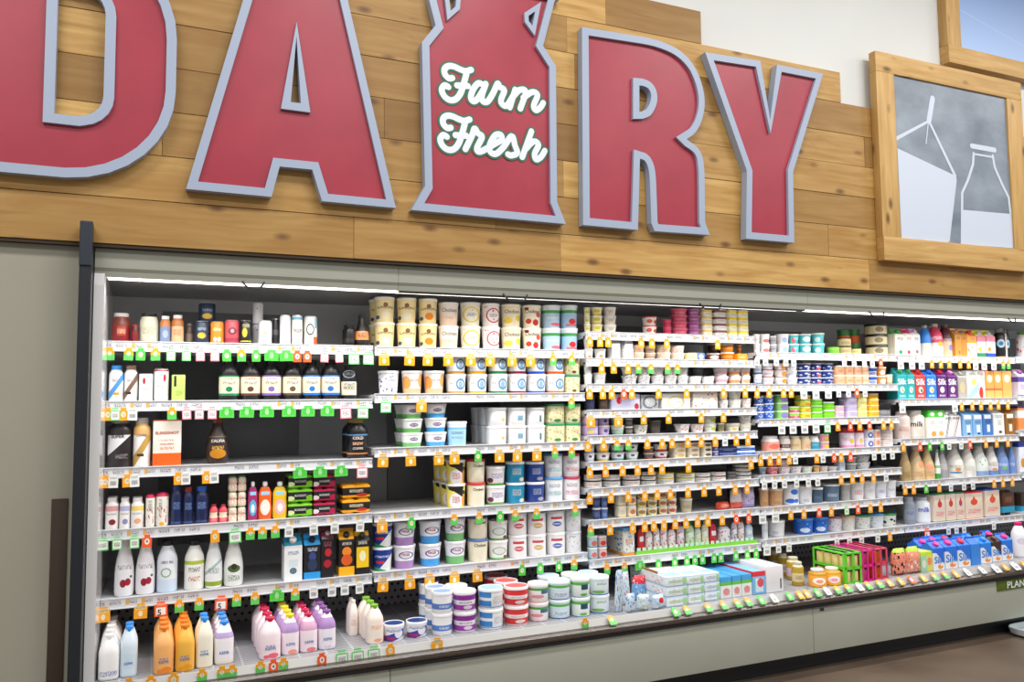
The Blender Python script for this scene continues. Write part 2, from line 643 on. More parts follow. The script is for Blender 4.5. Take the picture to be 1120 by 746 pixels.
def shelf(key, yl, yr, xl, xr, depth=.47):
    """One removable shelf: enamelled board, price channel along its front, two brackets."""
    bay = key[0]
    z = (at(xl, yl, 0)[2] + at(xr, yr, 0)[2]) / 2
    x0, x1 = BAYX[bay]
    nth = int(key[1:])
    name = ('top' if nth == 1 else ORD[nth]) + ' shelf'
    SHELF[key] = dict(z=z, Y=0.0, x0=x0, x1=x1, where=f'{name}, {BAY[bay]}')
    r = empty('refrigerator_shelf', ((x0 + x1) / 2, 0, z))
    tag(r, f'white metal shelf holding goods, the {name} of the {BAY[bay]}', 'shelf', 'shelves of the dairy case')
    w = (x1 - x0) / 2
    link('board', box_mesh('board', -w, w, .004, depth, -.018, 0), r, SHELF_TOP)
    bm = bmesh.new()
    put_box(bm, -w, w, -.004, .004, -.04, .004)
    put_box(bm, -w, w, -.009, -.004, -.04, -.036)
    put_box(bm, -w, w, -.008, -.004, .0, .004)
    link('price_channel', finish(bm, 'price_channel'), r, PAINT)
    for s in (-1, 1):
        bm = bmesh.new()
        a = [bm.verts.new((s * (w - .003) + d, y, zz)) for d in (-.002, .002) for y, zz in ((.03, -.018), (depth, -.018), (depth, -.08), (.03, -.03))]
        for f in ((3, 2, 1, 0), (4, 5, 6, 7), (0, 1, 5, 4), (1, 2, 6, 5), (2, 3, 7, 6), (3, 0, 4, 7)):
            bm.faces.new([a[i] for i in f])
        link('bracket', finish(bm, 'bracket'), r, SHELF_TOP)


CATS = {'tub': ('yogurt_tub', 'tub'), 'can': ('drink_can', 'can'), 'carton': ('drink_carton', 'carton'), 'box': ('food_box', 'box'), 'pouch': ('squeeze_pouch', 'pouch'),
        'pack': ('dessert_multipack', 'multipack'), 'jarpack': ('jar_multipack', 'multipack'), 'bag': ('snack_bag', 'bag'), 'minis': ('bottle_multipack', 'multipack')}


def item(sk, kind, x0, x1, yt, mat, desc, n=1, d=1, yb=None, dp=None, name=None, cat=None, group=None, tilt=0.0, back=0.0, lie=False, **k):
    """One column of goods on shelf SK between photo columns X0 and X1, its top at row YT: N high, D deep."""
    S = SHELF[sk]
    xm = (x0 + x1) / 2
    Yf = on(xm, yb, S['z'])[1] if yb else S['Y'] + .014 + back
    Yf = max(Yf, S['Y'] + .004)
    rnd = kind in ROUND
    w = .05
    for _ in range(5):
        Yp = Yf + (w / 2 if rnd else 0)
        a, b = at(x0, (yt + (yb or yt)) / 2, Yp)[0], at(x1, (yt + (yb or yt)) / 2, Yp)[0]
        w = b - a
    w *= .985
    dpt = w * (k.get('sy', .5) if kind in ('pouch', 'bag') else 1.0) if rnd else (dp or w)
    if kind == 'minis':
        dpt = w
    X = (a + b) / 2
    h = (at(xm, yt, Yf + (dpt / 2 if rnd else 0))[2] - S['z']) / n
    if sk[1] != 'd' or sk == 'Ad':
        X = min(max(X, S['x0'] + w / 2 + .007), S['x1'] - w / 2 - .006)
    # keep clear of neighbours
    y0, y1 = Yf, Yf + dpt * (1 + (d - 1) * 1.03)
    fk = 'deck' if sk[1] == 'd' else sk
    for (p0, p1, q0, q1) in FOOT.setdefault(fk, []) * 2:
        if y0 < q1 and q0 < y1 and X - w / 2 < p1 + .001 and p0 - .001 < X + w / 2:
            right = X > (p0 + p1) / 2
            ov = (p1 - (X - w / 2) if right else X + w / 2 - p0) + .002
            w -= min(ov, .2 * w)
            X = p1 + .002 + w / 2 if right else p0 - .002 - w / 2
            if rnd:
                dpt = w * (k.get('sy', .5) if kind in ('pouch', 'bag') else 1.0)
            if kind == 'minis':
                dpt = w
            if abs(X + w / 2 - S['x1']) < .05 and X + w / 2 > S['x1'] - .006:
                e = X + w / 2 - S['x1'] + .006
                w -= e
                X -= e / 2
                dpt = w if rnd and kind not in ('pouch', 'bag') else dpt
    deep = .43 if sk[1] == 'd' else .5
    d = max(1, min(d, int((deep - Yf) / (dpt * 1.03) + .001)))
    if Yf + dpt > deep:
        dpt = deep - Yf
    if sk[1] == '1':
        h = min(h, (1.96 - S['z']) / n - .001)
    up = [s['z'] for c, s in SHELF.items() if c[0] == sk[0] and s['z'] > S['z'] + .02]
    if up and Yf + d * dpt * 1.03 > -.012:
        room = min(up) - S['z'] - (.043 if Yf < .004 else .0205) - .001 * n
        if n * h > room:
            h = room / n
    FOOT[fk].append((X - w / 2, X + w / 2, y0, y1))
    nm, ct = CATS.get(kind, ('milk_bottle', 'bottle'))
    if kind == 'tub' and sk[0] in 'CD' and sk[1] != 'd':
        nm, ct = (('spread_tub', 'tub') if sk == 'C7' else ('yogurt_cup', 'cup')) if sk[0] == 'C' else (('food_tub', 'tub') if sk in ('D6', 'D7') else ('food_cup', 'cup'))
    nm, ct = name or nm, cat or ct
    parts = build(kind, w, h, dpt, mat, k)
    single = len(parts) == 1
    proto = None
    objs = []
    for i in range(d):
        for j in range(n):
            loc = Vector((X, Yf + dpt / 2 + i * dpt * 1.03, S['z'] + .0006 + j * (h + .0006)))
            if proto is None:
                if single:
                    proto = link(nm, parts[0][1], None, parts[0][2])
                else:
                    proto = empty(nm)
                    for pn, me, ms, off in parts:
                        o = bpy.data.objects.new(pn, me)
                        COL.objects.link(o)
                        o.parent = proto
                        if not me.materials:
                            for q in ms:
                                me.materials.append(q)
                        if off:
                            o.location = off
                r = proto
            else:
                r = copy_tree(proto)
            r.location = loc + Vector((0, 0, abs(math.sin(tilt)) * w / 2))
            r.rotation_euler = (0, tilt, (0 if not rnd or k.get('sq', 2) > 2.4 or kind in ('pouch', 'bag') else -.62 * math.atan2(X - EYE[0], 3.75) + random.uniform(-.06, .06)))
            objs.append((r, i, j))
    ROWS.append(dict(sk=sk, X=X, objs=objs, desc=desc, cat=ct, n=n, d=d, group=group or f'{ct} rows on the {S["where"].replace(",", " of the")}'))
    return objs


LEVEL = {1: [''], 2: ['lower', 'upper'], 3: ['bottom', 'middle', 'top'], 4: ['bottom', 'second-up', 'third-up', 'top'], 5: ['bottom', 'second-up', 'middle', 'fourth-up', 'top']}
DEEP = ['', 'second row', 'third row', 'fourth row', 'fifth row', 'sixth row', 'seventh row']


def write_labels():
    by = {}
    for r in ROWS:
        by.setdefault(r['sk'], []).append(r)
    for sk, rows in by.items():
        rows.sort(key=lambda r: r['X'])
        for i, r in enumerate(rows):
            for o, dd, j in r['objs']:
                pos = ' '.join(q for q in (LEVEL[r['n']][j], (DEEP[dd] if r['d'] > 1 and dd else '')) if q)
                lab = r['desc'] + ', ' + (pos + ', ' if pos else '') + f'{ORD[i + 1]} from left, {SHELF[sk]["where"]}'
                if len(lab.replace(',', ' ').split()) > 16:
                    lab = lab.replace(' from left', '')
                    if len(lab.replace(',', ' ').split()) > 16:
                        print('LONG', lab)
                tag(o, lab, r['cat'], r['group'])


# ------------------------------------------------------------------ price tags
TAGM = {}
TAGC = {'o': ('orange', 'f2a51e'), 'g': ('green', '53c64a'), 'r': ('red-orange', 'f2602c'), 'w': ('white', 'e9ebe6'), 'b': ('orange and green', 'f2a51e'), 'p': ('red-bordered', 'e98a94'),
        'q': ('green-bordered', '6fcf74'), 'W': ('large white', 'e9ebe6'), 'O': ('large orange', 'f2a51e'), 'P': ('large red-bordered', 'e98a94'), 'Q': ('large green-bordered', '6fcf74'), 'R': ('large red-orange', 'f2602c'), 'G': ('wide green', '53c64a')}


def tag_proto(c):
    if c in TAGM:
        return TAGM[c]
    col = TAGC[c][1]
    big = c.isupper()
    w, h = (.05, .048) if big else (.036, .04)
    if c == 'G':
        w, h = .06, .036
    if c == 'b':
        mat = art(col, ('B', 0, .5, '5fc65a'), ('E', .5, .55, .2, .18, 'f4ecd8'), ('T', .38, .62, .4, .7, '8a7a50'))
    elif c in 'og':
        mat = art(col, ('E', .5, .48, .24, .22, 'f6ead0'), ('T', .34, .66, .36, .6, '8f8050'))
    elif c == 'r':
        mat = art(col, ('E', .5, .48, .26, .24, 'f8e9e2'), ('E', .5, .48, .1, .1, '8a4a3a'))
    elif c in 'wW':
        mat = art(col, ('Q', .16, .84, .16, .56, 'd3d6d6'), ('T', .2, .8, .2, .5, '2e3034'), ('T', .15, .85, .68, .86, '7a7f84'))
    elif c in 'pPqQ':
        mat = art(col, ('Q', .1, .9, .1, .72, 'f1f1ee'), ('T', .2, .8, .22, .56, '2e3034'), ('T', .15, .85, .8, .92, 'ffffff'))
    elif c == 'O':
        mat = art(col, ('Q', .12, .88, .62, .9, 'f0d9a0'), ('E', .5, .34, .16, .2, 'f3e2c0'), ('T', .15, .85, .66, .86, '5a4a2a'))
    elif c == 'R':
        mat = art(col, ('Q', .14, .86, .1, .6, 'f3efe9'), ('T', .2, .8, .7, .9, 'f8d8c8'))
    elif c == 'G':
        mat = art(col, ('E', .5, .5, .14, .3, 'c9efc0'), ('T', .1, .9, .2, .8, '3fae38'))
    bm = bmesh.new()
    put_box(bm, -w / 2, w / 2, -.0008, .0008, -h, .0)
    put_box(bm, -w * .3, w * .3, -.0014, .0022, -.004, .012)          # clip that hooks into the channel
    ms = [mat]
    if c == 'R':
        ms.append(plain('print', '2b2b2e', .5))
        put_word(bm, '5', -.006, -h * .66, .014, -.0012, 1)
    me = finish(bm, 'price_tag')
    for q in ms:
        me.materials.append(q)
    TAGM[c] = me
    return me


NUM = {}


def tags(sk, spec, tilt=0.0, Y=None, z=None, lean=0.0):
    """spec: 'x:c x:c ...' photo column and tag colour."""
    S = SHELF[sk]
    for i, s in enumerate(sorted(spec.split(), key=lambda s: float(s.split(':')[0]))):
        x, c = s.split(':')
        zz = (S['z'] - .045) if z is None else z
        yy = 430.0
        for _ in range(3):
            p = at(float(x), yy, -.012 if Y is None else Y)
            q = ROT @ (np.array([p[0], p[1], zz]) - EYE)
            yy = 373 + FPX * q[1] / q[2]
        X = p[0]
        o = bpy.data.objects.new('price_tag', tag_proto(c))
        COL.objects.link(o)
        o.location = (X, (-.0125 if Y is None else Y) - (i % 2) * .0022, (S['z'] - .037) if z is None else z)
        o.rotation_euler = (lean, random.uniform(-.04, .04) + (random.choice((tilt, 0, tilt)) if tilt else 0), 0)
        ROWS_T.setdefault(sk, []).append((X, o, c))


ROWS_T = {}


def write_tag_labels():
    for sk, L in ROWS_T.items():
        L.sort(key=lambda t: t[0])
        for i, (X, o, c) in enumerate(L):
            tag(o, f'{TAGC[c][0]} price tag, {ORD[i + 1]} tag from left, {SHELF[sk]["where"]}', 'price tag', 'price tags along the shelves')
# ------------------------------------------------------------------ the room
WALLY, WOODY = -.31, -.345
SAGE = noise_paint('sage_paint', 'a3a698', 'a8ab9d', 3, .42)
DARKGREY = noise_paint('grey_liner', '6f7073', '7b7c7f', 4, .4)
LIGHTGREY = noise_paint('pale_liner', 'a9aaad', 'b5b6b8', 4, .38)
WHITE = plain('white_enamel', 'f6f6f6', .14, coat=.5)
BLACK = plain('black_plastic', '16181c', .45)


def structure(name, me, mats):
    o = link(name, me, None, mats)
    o['kind'] = 'structure'
    return o


def floor_paint():
    N = Nodes('sealed_concrete')
    tc = N.n('ShaderNodeTexCoord')
    nz = N.n('ShaderNodeTexNoise')
    nz.inputs['Scale'].default_value = 2.4
    nz.inputs['Detail'].default_value = 7
    N.link(tc.outputs['Object'], nz.inputs['Vector'])
    f = N.math('MULTIPLY_ADD', nz.outputs['Fac'], 2.0, -.5, clamp=True)
    N.link(N.mix(f, lin('514439'), lin('6c5c4e')), N.b.inputs['Base Color'])
    N.b.inputs['Roughness'].default_value = .32
    return N.m


structure('floor', box_mesh('floor', -3.2, 9, -7.5, .7, -.05, 0), floor_paint())
structure('wall_left', box_mesh('wall_left', -3.2, -.067, WALLY, .7, 0, 2.06), noise_paint('putty_paint', 'a29f8e', 'a8a594', 1.5, .6))
structure('wall_back', box_mesh('wall_back', -3.2, 9, WALLY, .7, 2.06, 4.6), noise_paint('white_paint', 'dcdedb', 'e2e4e1', 1.5, .7))
structure('ceiling', box_mesh('ceiling', -3.2, 9, -7.5, .7, 4.6, 4.7), plain('ceiling_paint', 'd8d8d4', .8))

# knotty boards above the case, stepping down to the right
ROWZ = [2.054 + .178 * i for i in range(11)]
ENDS = [[-1.35, .95, 1.93, 3.9, 5.9], [-.9, 1.6, 3.6, 5.3], [-1.2, .2, 1.95, 3.2, 4.6], [-.5, 1.08, 2.3, 4.1], [-1.4, .1, 1.5, 2.5, 3.9], [-.8, 1.3, 2.02, 3.0, 4.7], [-1.5, .9, 1.98, 3.77], [-.6, 1.2, 2.2], [-1.1, .7, 1.7], [-.4, 1.3]]
RIGHT = [6.8, 6.8, 6.8, 6.8, 6.8, 6.8, 3.735, 2.775, 2.1, 1.6]
bm = bmesh.new()
for r in range(10):
    xs = [-3.2] + [e for e in ENDS[r] if e < RIGHT[r] - .2] + [RIGHT[r]]
    for a, b in zip(xs, xs[1:]):
        put_box(bm, a + .0006, b - .0006, WOODY - random.uniform(0, .003), WALLY, ROWZ[r] + .0012, ROWZ[r + 1] - .0012, bevel=.0012)
structure('wall_cladding', finish(bm, 'wall_cladding'), wood('knotty_cedar', 'b58640', 'd8b069', '7d561f', vary=.9))
bm = bmesh.new()
put_box(bm, -3.2, 6.8, WOODY + .004, WALLY, ROWZ[0] - .012, ROWZ[0])  # dark strip painted in as the shadow beneath the lowest boards
structure('shade_strip', finish(bm, 'shade_strip'), plain('under_board_shade', '3a2c1a', .8))

# ------------------------------------------------------------------ sign letters
TRIM = plain('blue_grey_edge', 'a3b0c6', .4)
RED = noise_paint('red_face', '9d263a', 'ab3043', 5, .38, detail=6)


def area2(p):
    return sum(a[0] * b[1] - b[0] * a[1] for a, b in zip(p, p[1:] + p[:1]))


def inset(p, d):
    """Parallel outline at distance d to the left of each edge."""
    out, n = [], len(p)
    for i in range(n):
        a, b, c = (Vector(p[j % n]) for j in (i - 1, i, i + 1))
        u, v = (b - a).normalized(), (c - b).normalized()
        nu, nv = Vector((-u.y, u.x)), Vector((-v.y, v.x))
        m = nu + nv
        s = max(m.dot(m), .35)
        out.append(tuple(b + m * (2 * d / s)))
    return out


def tri_fill(bm, loops, y, mi):
    es = []
    for L in loops:
        vs = [bm.verts.new((x, y, z)) for x, z in L]
        es += [bm.edges.new((vs[i], vs[(i + 1) % len(vs)])) for i in range(len(vs))]
    r = bmesh.ops.triangle_fill(bm, use_beauty=True, use_dissolve=False, edges=es)
    for g in r['geom']:
        if isinstance(g, bmesh.types.BMFace):
            g.material_index = mi


def band(bm, outer, inner, y0, y1):
    """A raised border between two outlines, from depth y0 (front) to y1 (back)."""
    n = len(outer)
    v = [[bm.verts.new((p[0], y, p[1])) for p in L] for L, y in ((outer, y0), (inner, y0), (outer, y1), (inner, y1))]
    for i in range(n):
        j = (i + 1) % n
        bm.faces.new((v[0][i], v[0][j], v[1][j], v[1][i]))
        bm.faces.new((v[2][i], v[2][j], v[0][j], v[0][i]))
        bm.faces.new((v[1][i], v[1][j], v[3][j], v[3][i]))


SIGNY = -.392


def wall_pts(px):
    return [tuple(at(x, y, SIGNY)[[0, 2]]) for x, y in px]


def sc(L):
    """Outlines measured on the plane Y = -.44, carried along the sight lines to the plane of the letters."""
    k = (SIGNY - EYE[1]) / (-.44 - EYE[1])
    return [(EYE[0] + (x - EYE[0]) * k, EYE[2] + (z - EYE[2]) * k) for x, z in L]


def letter(label, outer, holes, w=.036, hw=None):
    """Channel letter: grey raised border round every outline, red face set back inside it."""
    cx = sum(p[0] for p in outer) / len(outer)
    r = empty('sign_letter', (cx, WOODY - .004, 2.268))
    sh = lambda L: [(x - cx, z - 2.268) for x, z in L]
    yf, yb = SIGNY - WOODY + .004, 0.0
    outer = sh(outer)
    if area2(outer) < 0:
        outer = outer[::-1]
    inn = inset(outer, w)
    bm = bmesh.new()
    band(bm, outer, inn, yf, yb)
    loops = [inn]
    for h in holes:
        h = sh(h)
        if area2(h) > 0:
            h = h[::-1]
        hi = inset(h, -(hw or w))                                          # the hole proper; the border lies between h and hi
        band(bm, h, hi, yf, yb)
        loops.append(h)
    bmesh.ops.remove_doubles(bm, verts=bm.verts, dist=1e-5)
    link('letter_border', finish(bm, 'letter_border'), r, TRIM)
    bm = bmesh.new()
    tri_fill(bm, loops, yf + .016, 0)
    link('letter_face', finish(bm, 'letter_face'), r, RED)
    tag(r, label, 'sign letter', 'red letters of the sign')
    return r, cx


def smooth_line(P, per=6):
    out = []
    for i in range(len(P) - 1):
        a, b, c, d = (Vector(P[max(0, min(len(P) - 1, j))]) for j in (i - 1, i, i + 1, i + 2))
        for k in range(per):
            t = k / per
            out.append(.5 * (2 * b + (c - a) * t + (2 * a - 5 * b + 4 * c - d) * t * t + (3 * b - a - 3 * c + d) * t ** 3))
    return out + [Vector(P[-1])]


def arc(c, rx, rz, a0, a1, n=8):
    return [(c[0] + rx * math.cos(math.radians(a0 + (a1 - a0) * i / n)), c[1] + rz * math.sin(math.radians(a0 + (a1 - a0) * i / n))) for i in range(n + 1)]


# D: round right side, straight stem
zb, zt = 2.268, 3.213
D = [(-.56, zb), (-.13, zb)] + arc((-.13, zb + .37), .373, .37, -88, 0) + arc((-.13, zt - .37), .373, .37, 0, 88) + [(-.13, zt), (-.56, zt)]
DH = [(-.195, 2.463), (-.08, 2.463)] + arc((-.085, 2.585), .118, .12, -80, 0, 5) + arc((-.085, 2.896), .118, .12, 0, 80, 5) + [(-.08, 3.018), (-.195, 3.018)]
letter('big red letter D with grey border, first letter of the sign on the wooden boards', sc(D), [sc(DH)])
A = wall_pts([(203.5, 206.5)]) + sc([(.524, zt), (.878, zt)]) + wall_pts([(433, 227.5), (352.3, 220), (341.6, 185.5), (306, 182), (297, 215.3)])
letter('big red letter A with a narrow triangular opening, between the D and the milk can', A, [wall_pts([(324.5, 24), (339.5, 123), (307.3, 118.7)])], w=.033)


def curve(*px, per=4):
    return wall_pts([tuple(v) for v in smooth_line(px, per)])


R_ = (wall_pts([(636.5, 29.5)]) + curve((690, 38), (716, 43), (740, 53), (757, 69), (767, 90), (770.8, 112), (767.8, 131), (760.5, 145), (751, 152))
      + curve((752.5, 153.5), (762.5, 161), (768.5, 172), (770.6, 190)) + wall_pts([(771.3, 243), (776.5, 257), (716, 252.8)])
      + curve((712.5, 244), (711.5, 215), (710, 188), (706, 176.5), (700, 173.5)) + wall_pts([(697.8, 251.5), (637.8, 246)]))
letter('big red letter R with grey border, right of the milk can', R_, [wall_pts([(692.5, 85)]) + curve((703, 86), (711, 89.5), (717, 97), (719, 107), (717, 117), (711.5, 126), (703, 130)) + wall_pts([(692.5, 130)])])
Y_ = wall_pts([(771.3, 57), (831.6, 66.5), (842.5, 131), (850, 70.5), (900.3, 80.5), (867.5, 188), (868.8, 265.5), (816, 261), (817, 187)])
letter('big red letter Y with grey border, last letter of the sign', Y_, [])
CAN = wall_pts([(476.5, 27.5), (461.5, 46), (465, 203.4), (450, 229.5), (619, 245), (609.4, 221), (608, 72), (594, 50), (607, 0)]) + sc([(1.9, 3.33), (1.25, 3.33)]) + wall_pts([(469.4, 0)])
can, ccx = letter('big red milk can shape lettered Farm Fresh, between the A and the R', CAN,
                  [wall_pts([(489.5, 22), (485, -14), (505, -14), (503, 10)]), wall_pts([(573.5, 14), (592, 2), (585, 39), (574, 24)])], w=.034, hw=.021)

# script lettering on the can
FS = {
    'F': [[(140, 175), (118, 177), (94, 152), (92, 120), (115, 101), (150, 104), (190, 122), (225, 133), (258, 124)], [(232, 135), (215, 200), (192, 270), (162, 308), (125, 314), (90, 290), (74, 250), (92, 222), (115, 232)], [(170, 222), (238, 226)]],
    'arm': [[(338, 222), (305, 208), (272, 245), (256, 297), (272, 322), (300, 305), (335, 250)], [(350, 212), (326, 285), (332, 322), (362, 322), (395, 272), (425, 210), (436, 232), (466, 252), (446, 310), (452, 340), (482, 348), (520, 290)],
            [(535, 248), (500, 360)], [(515, 300), (560, 252), (600, 262), (566, 368)], [(585, 300), (640, 264), (674, 282), (650, 350), (664, 378), (692, 360), (710, 332)]],
    'resh': [[(222, 622), (262, 540), (280, 492), (300, 522), (326, 545), (296, 610), (300, 636), (330, 632), (400, 592), (448, 562), (442, 532), (408, 536), (376, 590), (376, 636), (412, 652), (460, 610), (512, 540), (532, 600), (546, 645), (510, 662), (488, 655)],
             [(636, 510), (578, 672)], [(600, 620), (648, 574), (680, 594), (656, 650), (664, 686), (694, 672), (720, 632)]],
}


def ribbon(bm, P, hw, y, mi):
    """A flat strip of constant width along P, with round ends; it rises by a hair along its length so that crossings stay clean."""
    P = [p for i, p in enumerate(P) if i == 0 or (p - P[i - 1]).length > 1e-5]
    n = len(P)
    L, R = [], []
    for i, p in enumerate(P):
        u = (P[min(i + 1, n - 1)] - P[max(i - 1, 0)]).normalized()
        m = Vector((-u.y, u.x)) * hw
        yy = y - i * 1.5e-5
        L.append(bm.verts.new((p.x + m.x, yy, p.y + m.y)))
        R.append(bm.verts.new((p.x - m.x, yy, p.y - m.y)))
    for i in range(n - 1):
        bm.faces.new((L[i], L[i + 1], R[i + 1], R[i])).material_index = mi
    for i, s in ((0, -1), (n - 1, 1)):
        u = (P[min(i + 1, n - 1)] - P[max(i - 1, 0)]).normalized() * s
        m = Vector((-u.y, u.x))
        fan = [bm.verts.new((P[i].x + hw * (u.x * math.cos(t) + m.x * math.sin(t)), y - i * 1.5e-5, P[i].y + hw * (u.y * math.cos(t) + m.y * math.sin(t)))) for t in [math.pi * (k / 6 - .5) for k in range(1, 6)]]
        ends = [R[i], *fan, L[i]] if s == 1 else [L[i], *fan, R[i]]
        bm.faces.new(ends).material_index = mi


for nm, hw, y, m in (('lettering_outline', .0235, 0, plain('green_edge', '2f6a4c', .5)), ('lettering', .0145, -.004, plain('white_lettering', 'e9eef6', .4))):
    bm = bmesh.new()
    k = 0
    for key, dx, dy in (('F', 0, 0), ('arm', 0, 0), ('F', -10, 312), ('resh', 0, 0)):
        for st in FS[key]:
            pts = [tuple(at(470 + (x + dx) / 5.736, 55 + (z + dy) / 5.736, SIGNY + .016)[[0, 2]]) for x, z in st]
            ribbon(bm, smooth_line([(x - ccx, z - 2.268) for x, z in pts]), hw, SIGNY - WOODY + .004 + .0145 + y * .4 - k * .00008, 0)
            k += 1
    link(nm, finish(bm, nm), can, m)

# ------------------------------------------------------------------ framed pictures on the right
FRAMEWOOD = wood('frame_cedar', 'bd9150', 'd9b270', '9a6f33', vary=.4)
FRAMEWOOD_V = wood('frame_cedar_upright', 'bd9150', 'd9b270', '9a6f33', vary=.4, axis='Z')


def frame(label, x0, x1, z0, z1, wl, wr, wb, wt, yf, yb, panel):
    r = empty('framed_picture', ((x0 + x1) / 2, yb, z0))
    W, H, dy = (x1 - x0) / 2, z1 - z0, yf - yb
    for nm, a in (('top_rail', (-W, W, dy, 0, H - wt, H)), ('bottom_rail', (-W, W, dy - .004, 0, 0, wb))):
        link(nm, box_mesh(nm, *a, bevel=.004), r, FRAMEWOOD)
    for a in ((-W, -W + wl, dy, 0, wb, H - wt), (W - wr, W, dy, 0, wb, H - wt)):
        link('stile', box_mesh('stile', *a, bevel=.004), r, FRAMEWOOD_V)
    px, pz = -W + wl, wb
    link('picture_panel', box_mesh('picture_panel', px - .01, W - wr + .01, dy * .75, dy * .75 + .006, wb - .01, H - wt + .01), r, panel)
    tag(r, label, 'picture', 'framed pictures above the case')
    return r


FY = -.395
tl, br = at(957, 55, FY), at(1116.5, 298, FY)
il, ib = at(977.7, 81, FY), at(985, 260, FY)
ir = at(1101, 106, FY)
zb1 = at(964, 284, FY)[2]
xL, xR, zT = tl[0], at(1116.5, 91, FY)[0], tl[2]
wl1, wr1, wb1, wt1 = il[0] - xL, xR - ir[0], ib[2] - zb1, zT - il[2]
f1 = frame('wooden framed picture of a milk carton and a milk bottle on brushed grey', xL, xR, zb1, zT, wl1, wr1, wb1, wt1, FY, WOODY - .002, noise_paint('brushed_grey', '5f6b78', '9aa5b2', 3.2, .45, stretch=(1, 1, 1.6), detail=8))
ART = plain('pale_blue_print', 'cfd9e8', .5)
py = FY + .25 * (WOODY - .002 - FY) - .001
f1x, f1y, f1z = f1.location


def art_poly(bm, px):
    vs = []
    for x, y in px:
        p = at(940 + x / 2.867, 40 + y / 2.867, py)
        vs.append(bm.verts.new((p[0] - f1x, py - f1y, p[2] - f1z)))
    bm.faces.new(vs)


def art_line(bm, px, hw):
    P = [Vector(tuple(at(940 + x / 2.867, 40 + y / 2.867, py)[[0, 2]])) - Vector((f1x, f1z)) for x, y in px]
    ribbon(bm, P, hw, py - f1y - .0003, 0)


bm = bmesh.new()
art_poly(bm, [(119, 350), (302, 437), (278, 646), (132, 634)])
art_poly(bm, [(322, 543), (472, 556), (484, 664), (321, 651)])
art_line(bm, [(112, 322), (218, 265), (300, 437)], .011)
art_line(bm, [(300, 437), (302, 450), (280, 640)], .008)
art_line(bm, [(218, 262), (229, 195)], .02)
art_line(bm, [(216, 268), (209, 335)], .004)
art_line(bm, [(352, 343), (424, 356)], .016)
art_line(bm, [(358, 366), (356, 400), (340, 450), (322, 490), (321, 651)], .01)
art_line(bm, [(418, 374), (424, 410), (446, 460), (468, 505), (474, 556), (484, 664)], .01)
art_line(bm, [(358, 368), (418, 378)], .006)
link('picture_print', finish(bm, 'picture_print'), f1, ART)


def sky_print():
    N = Nodes('sky_print')
    tc = N.n('ShaderNodeTexCoord')
    sp = N.n('ShaderNodeSeparateXYZ')
    N.link(tc.outputs['Generated'], sp.inputs[0])
    col = N.mix(N.math('POWER', N.math('SUBTRACT', 1.0, sp.outputs[2], clamp=True), .7), lin('4d6fb0'), lin('a9c6f2'))
    s = N.math('COMPARE', N.math('ADD', sp.outputs[2], N.math('MULTIPLY', sp.outputs[0], .25)), .34, .006)
    N.link(N.mix(N.math('MULTIPLY', s, .15), col, lin('e6eefb')), N.b.inputs['Base Color'])
    N.b.inputs['Roughness'].default_value = .5
    return N.m


FY2 = -.372
a = at(1038, 70, FY2)
b2 = at(1052, 52, FY2)
frame('wooden framed picture of blue sky, above the milk carton picture', a[0], a[0] + 1.1, a[2] + .012, a[2] + 1.0, b2[0] - a[0], .12, b2[2] - a[2] - .012, .1, FY2, WALLY - .002, sky_print())

# ------------------------------------------------------------------ the refrigerated case
CX1 = 6.75
DECKZ = .415
case = empty('refrigerated_display_case', (3.2, 0, 0))
tag(case, 'long open refrigerated dairy case, sage grey with a black bumper, full of dairy goods', 'display case')


def part(name, me, mats, parent=case):
    o = link(name, me, parent, mats)
    if parent is case:
        me.transform(Matrix.Translation((-3.2, 0, 0)))
    return o


def profile(name, pts, x0, x1):
    """A section in (Y, Z) drawn out along the case."""
    bm = bmesh.new()
    v = [[bm.verts.new((x, y, z)) for y, z in pts] for x in (x0, x1)]
    n = len(pts)
    for i in range(n):
        j = (i + 1) % n
        bm.faces.new((v[0][i], v[0][j], v[1][j], v[1][i]))
    bm.faces.new(v[0][::-1])
    bm.faces.new(v[1])
    return finish(bm, name)


# canopy in 8-foot lengths with a seam between them
CANB = 1.934
for a, b in ((-.024, 1.154), (1.154, 3.466), (3.466, 5.77), (5.77, CX1)):
    part('canopy', profile('canopy', [(-.30, 2.13), (-.30, 2.05), (-.312, 2.04), (-.312, 1.968), (-.304, 1.955), (-.3, CANB), (-.285, CANB), (-.27, 1.96), (-.27, 2.13)], a + .0008, b - .0008), SAGE)
part('canopy_ceiling', box_mesh('canopy_ceiling', -.024, CX1, -.27, .56, 1.965, 2.0), LIGHTGREY)
# lamps under the canopy lip
LAMP = plain('lamp_tube', 'fff8f0', .4, emit=5.0)
for a, b, y, z in ((.02, 1.15, -.268, 1.936), (1.16, 3.46, -.245, 1.938), (3.47, 5.76, -.268, 1.936)):
    part('light_strip', box_mesh('light_strip', a, b, y - .022, y + .022, z - .006, z + .016, bevel=.004), LAMP)
part('gap_shade_strip', box_mesh('gap_shade_strip', 1.16, 3.46, -.299, -.27, CANB - .007, CANB - .0005), BLACK)  # black strip stands in for the shaded gap at the middle lamp
# wire grips of the night curtain
for x0, x1, y in ((265.5, 289, 312), (551, 577, 328), (766, 789, 338.5), (951, 967, 345), (1103, 1111, 349)):
    p, q = at(x0, y, -.305), at(x1, y, -.305)
    bm = bmesh.new()
    z = CANB
    put_tube(bm, [(p[0], -.3, z + .008), (p[0] + .004, -.306, z - .002), (p[0] + .022, -.314, z - .022), (q[0] - .022, -.314, z - .022), (q[0] - .004, -.306, z - .002), (q[0], -.3, z + .008)], .0042)
    part('wire_handle', finish(bm, 'wire_handle', True), BLACK)
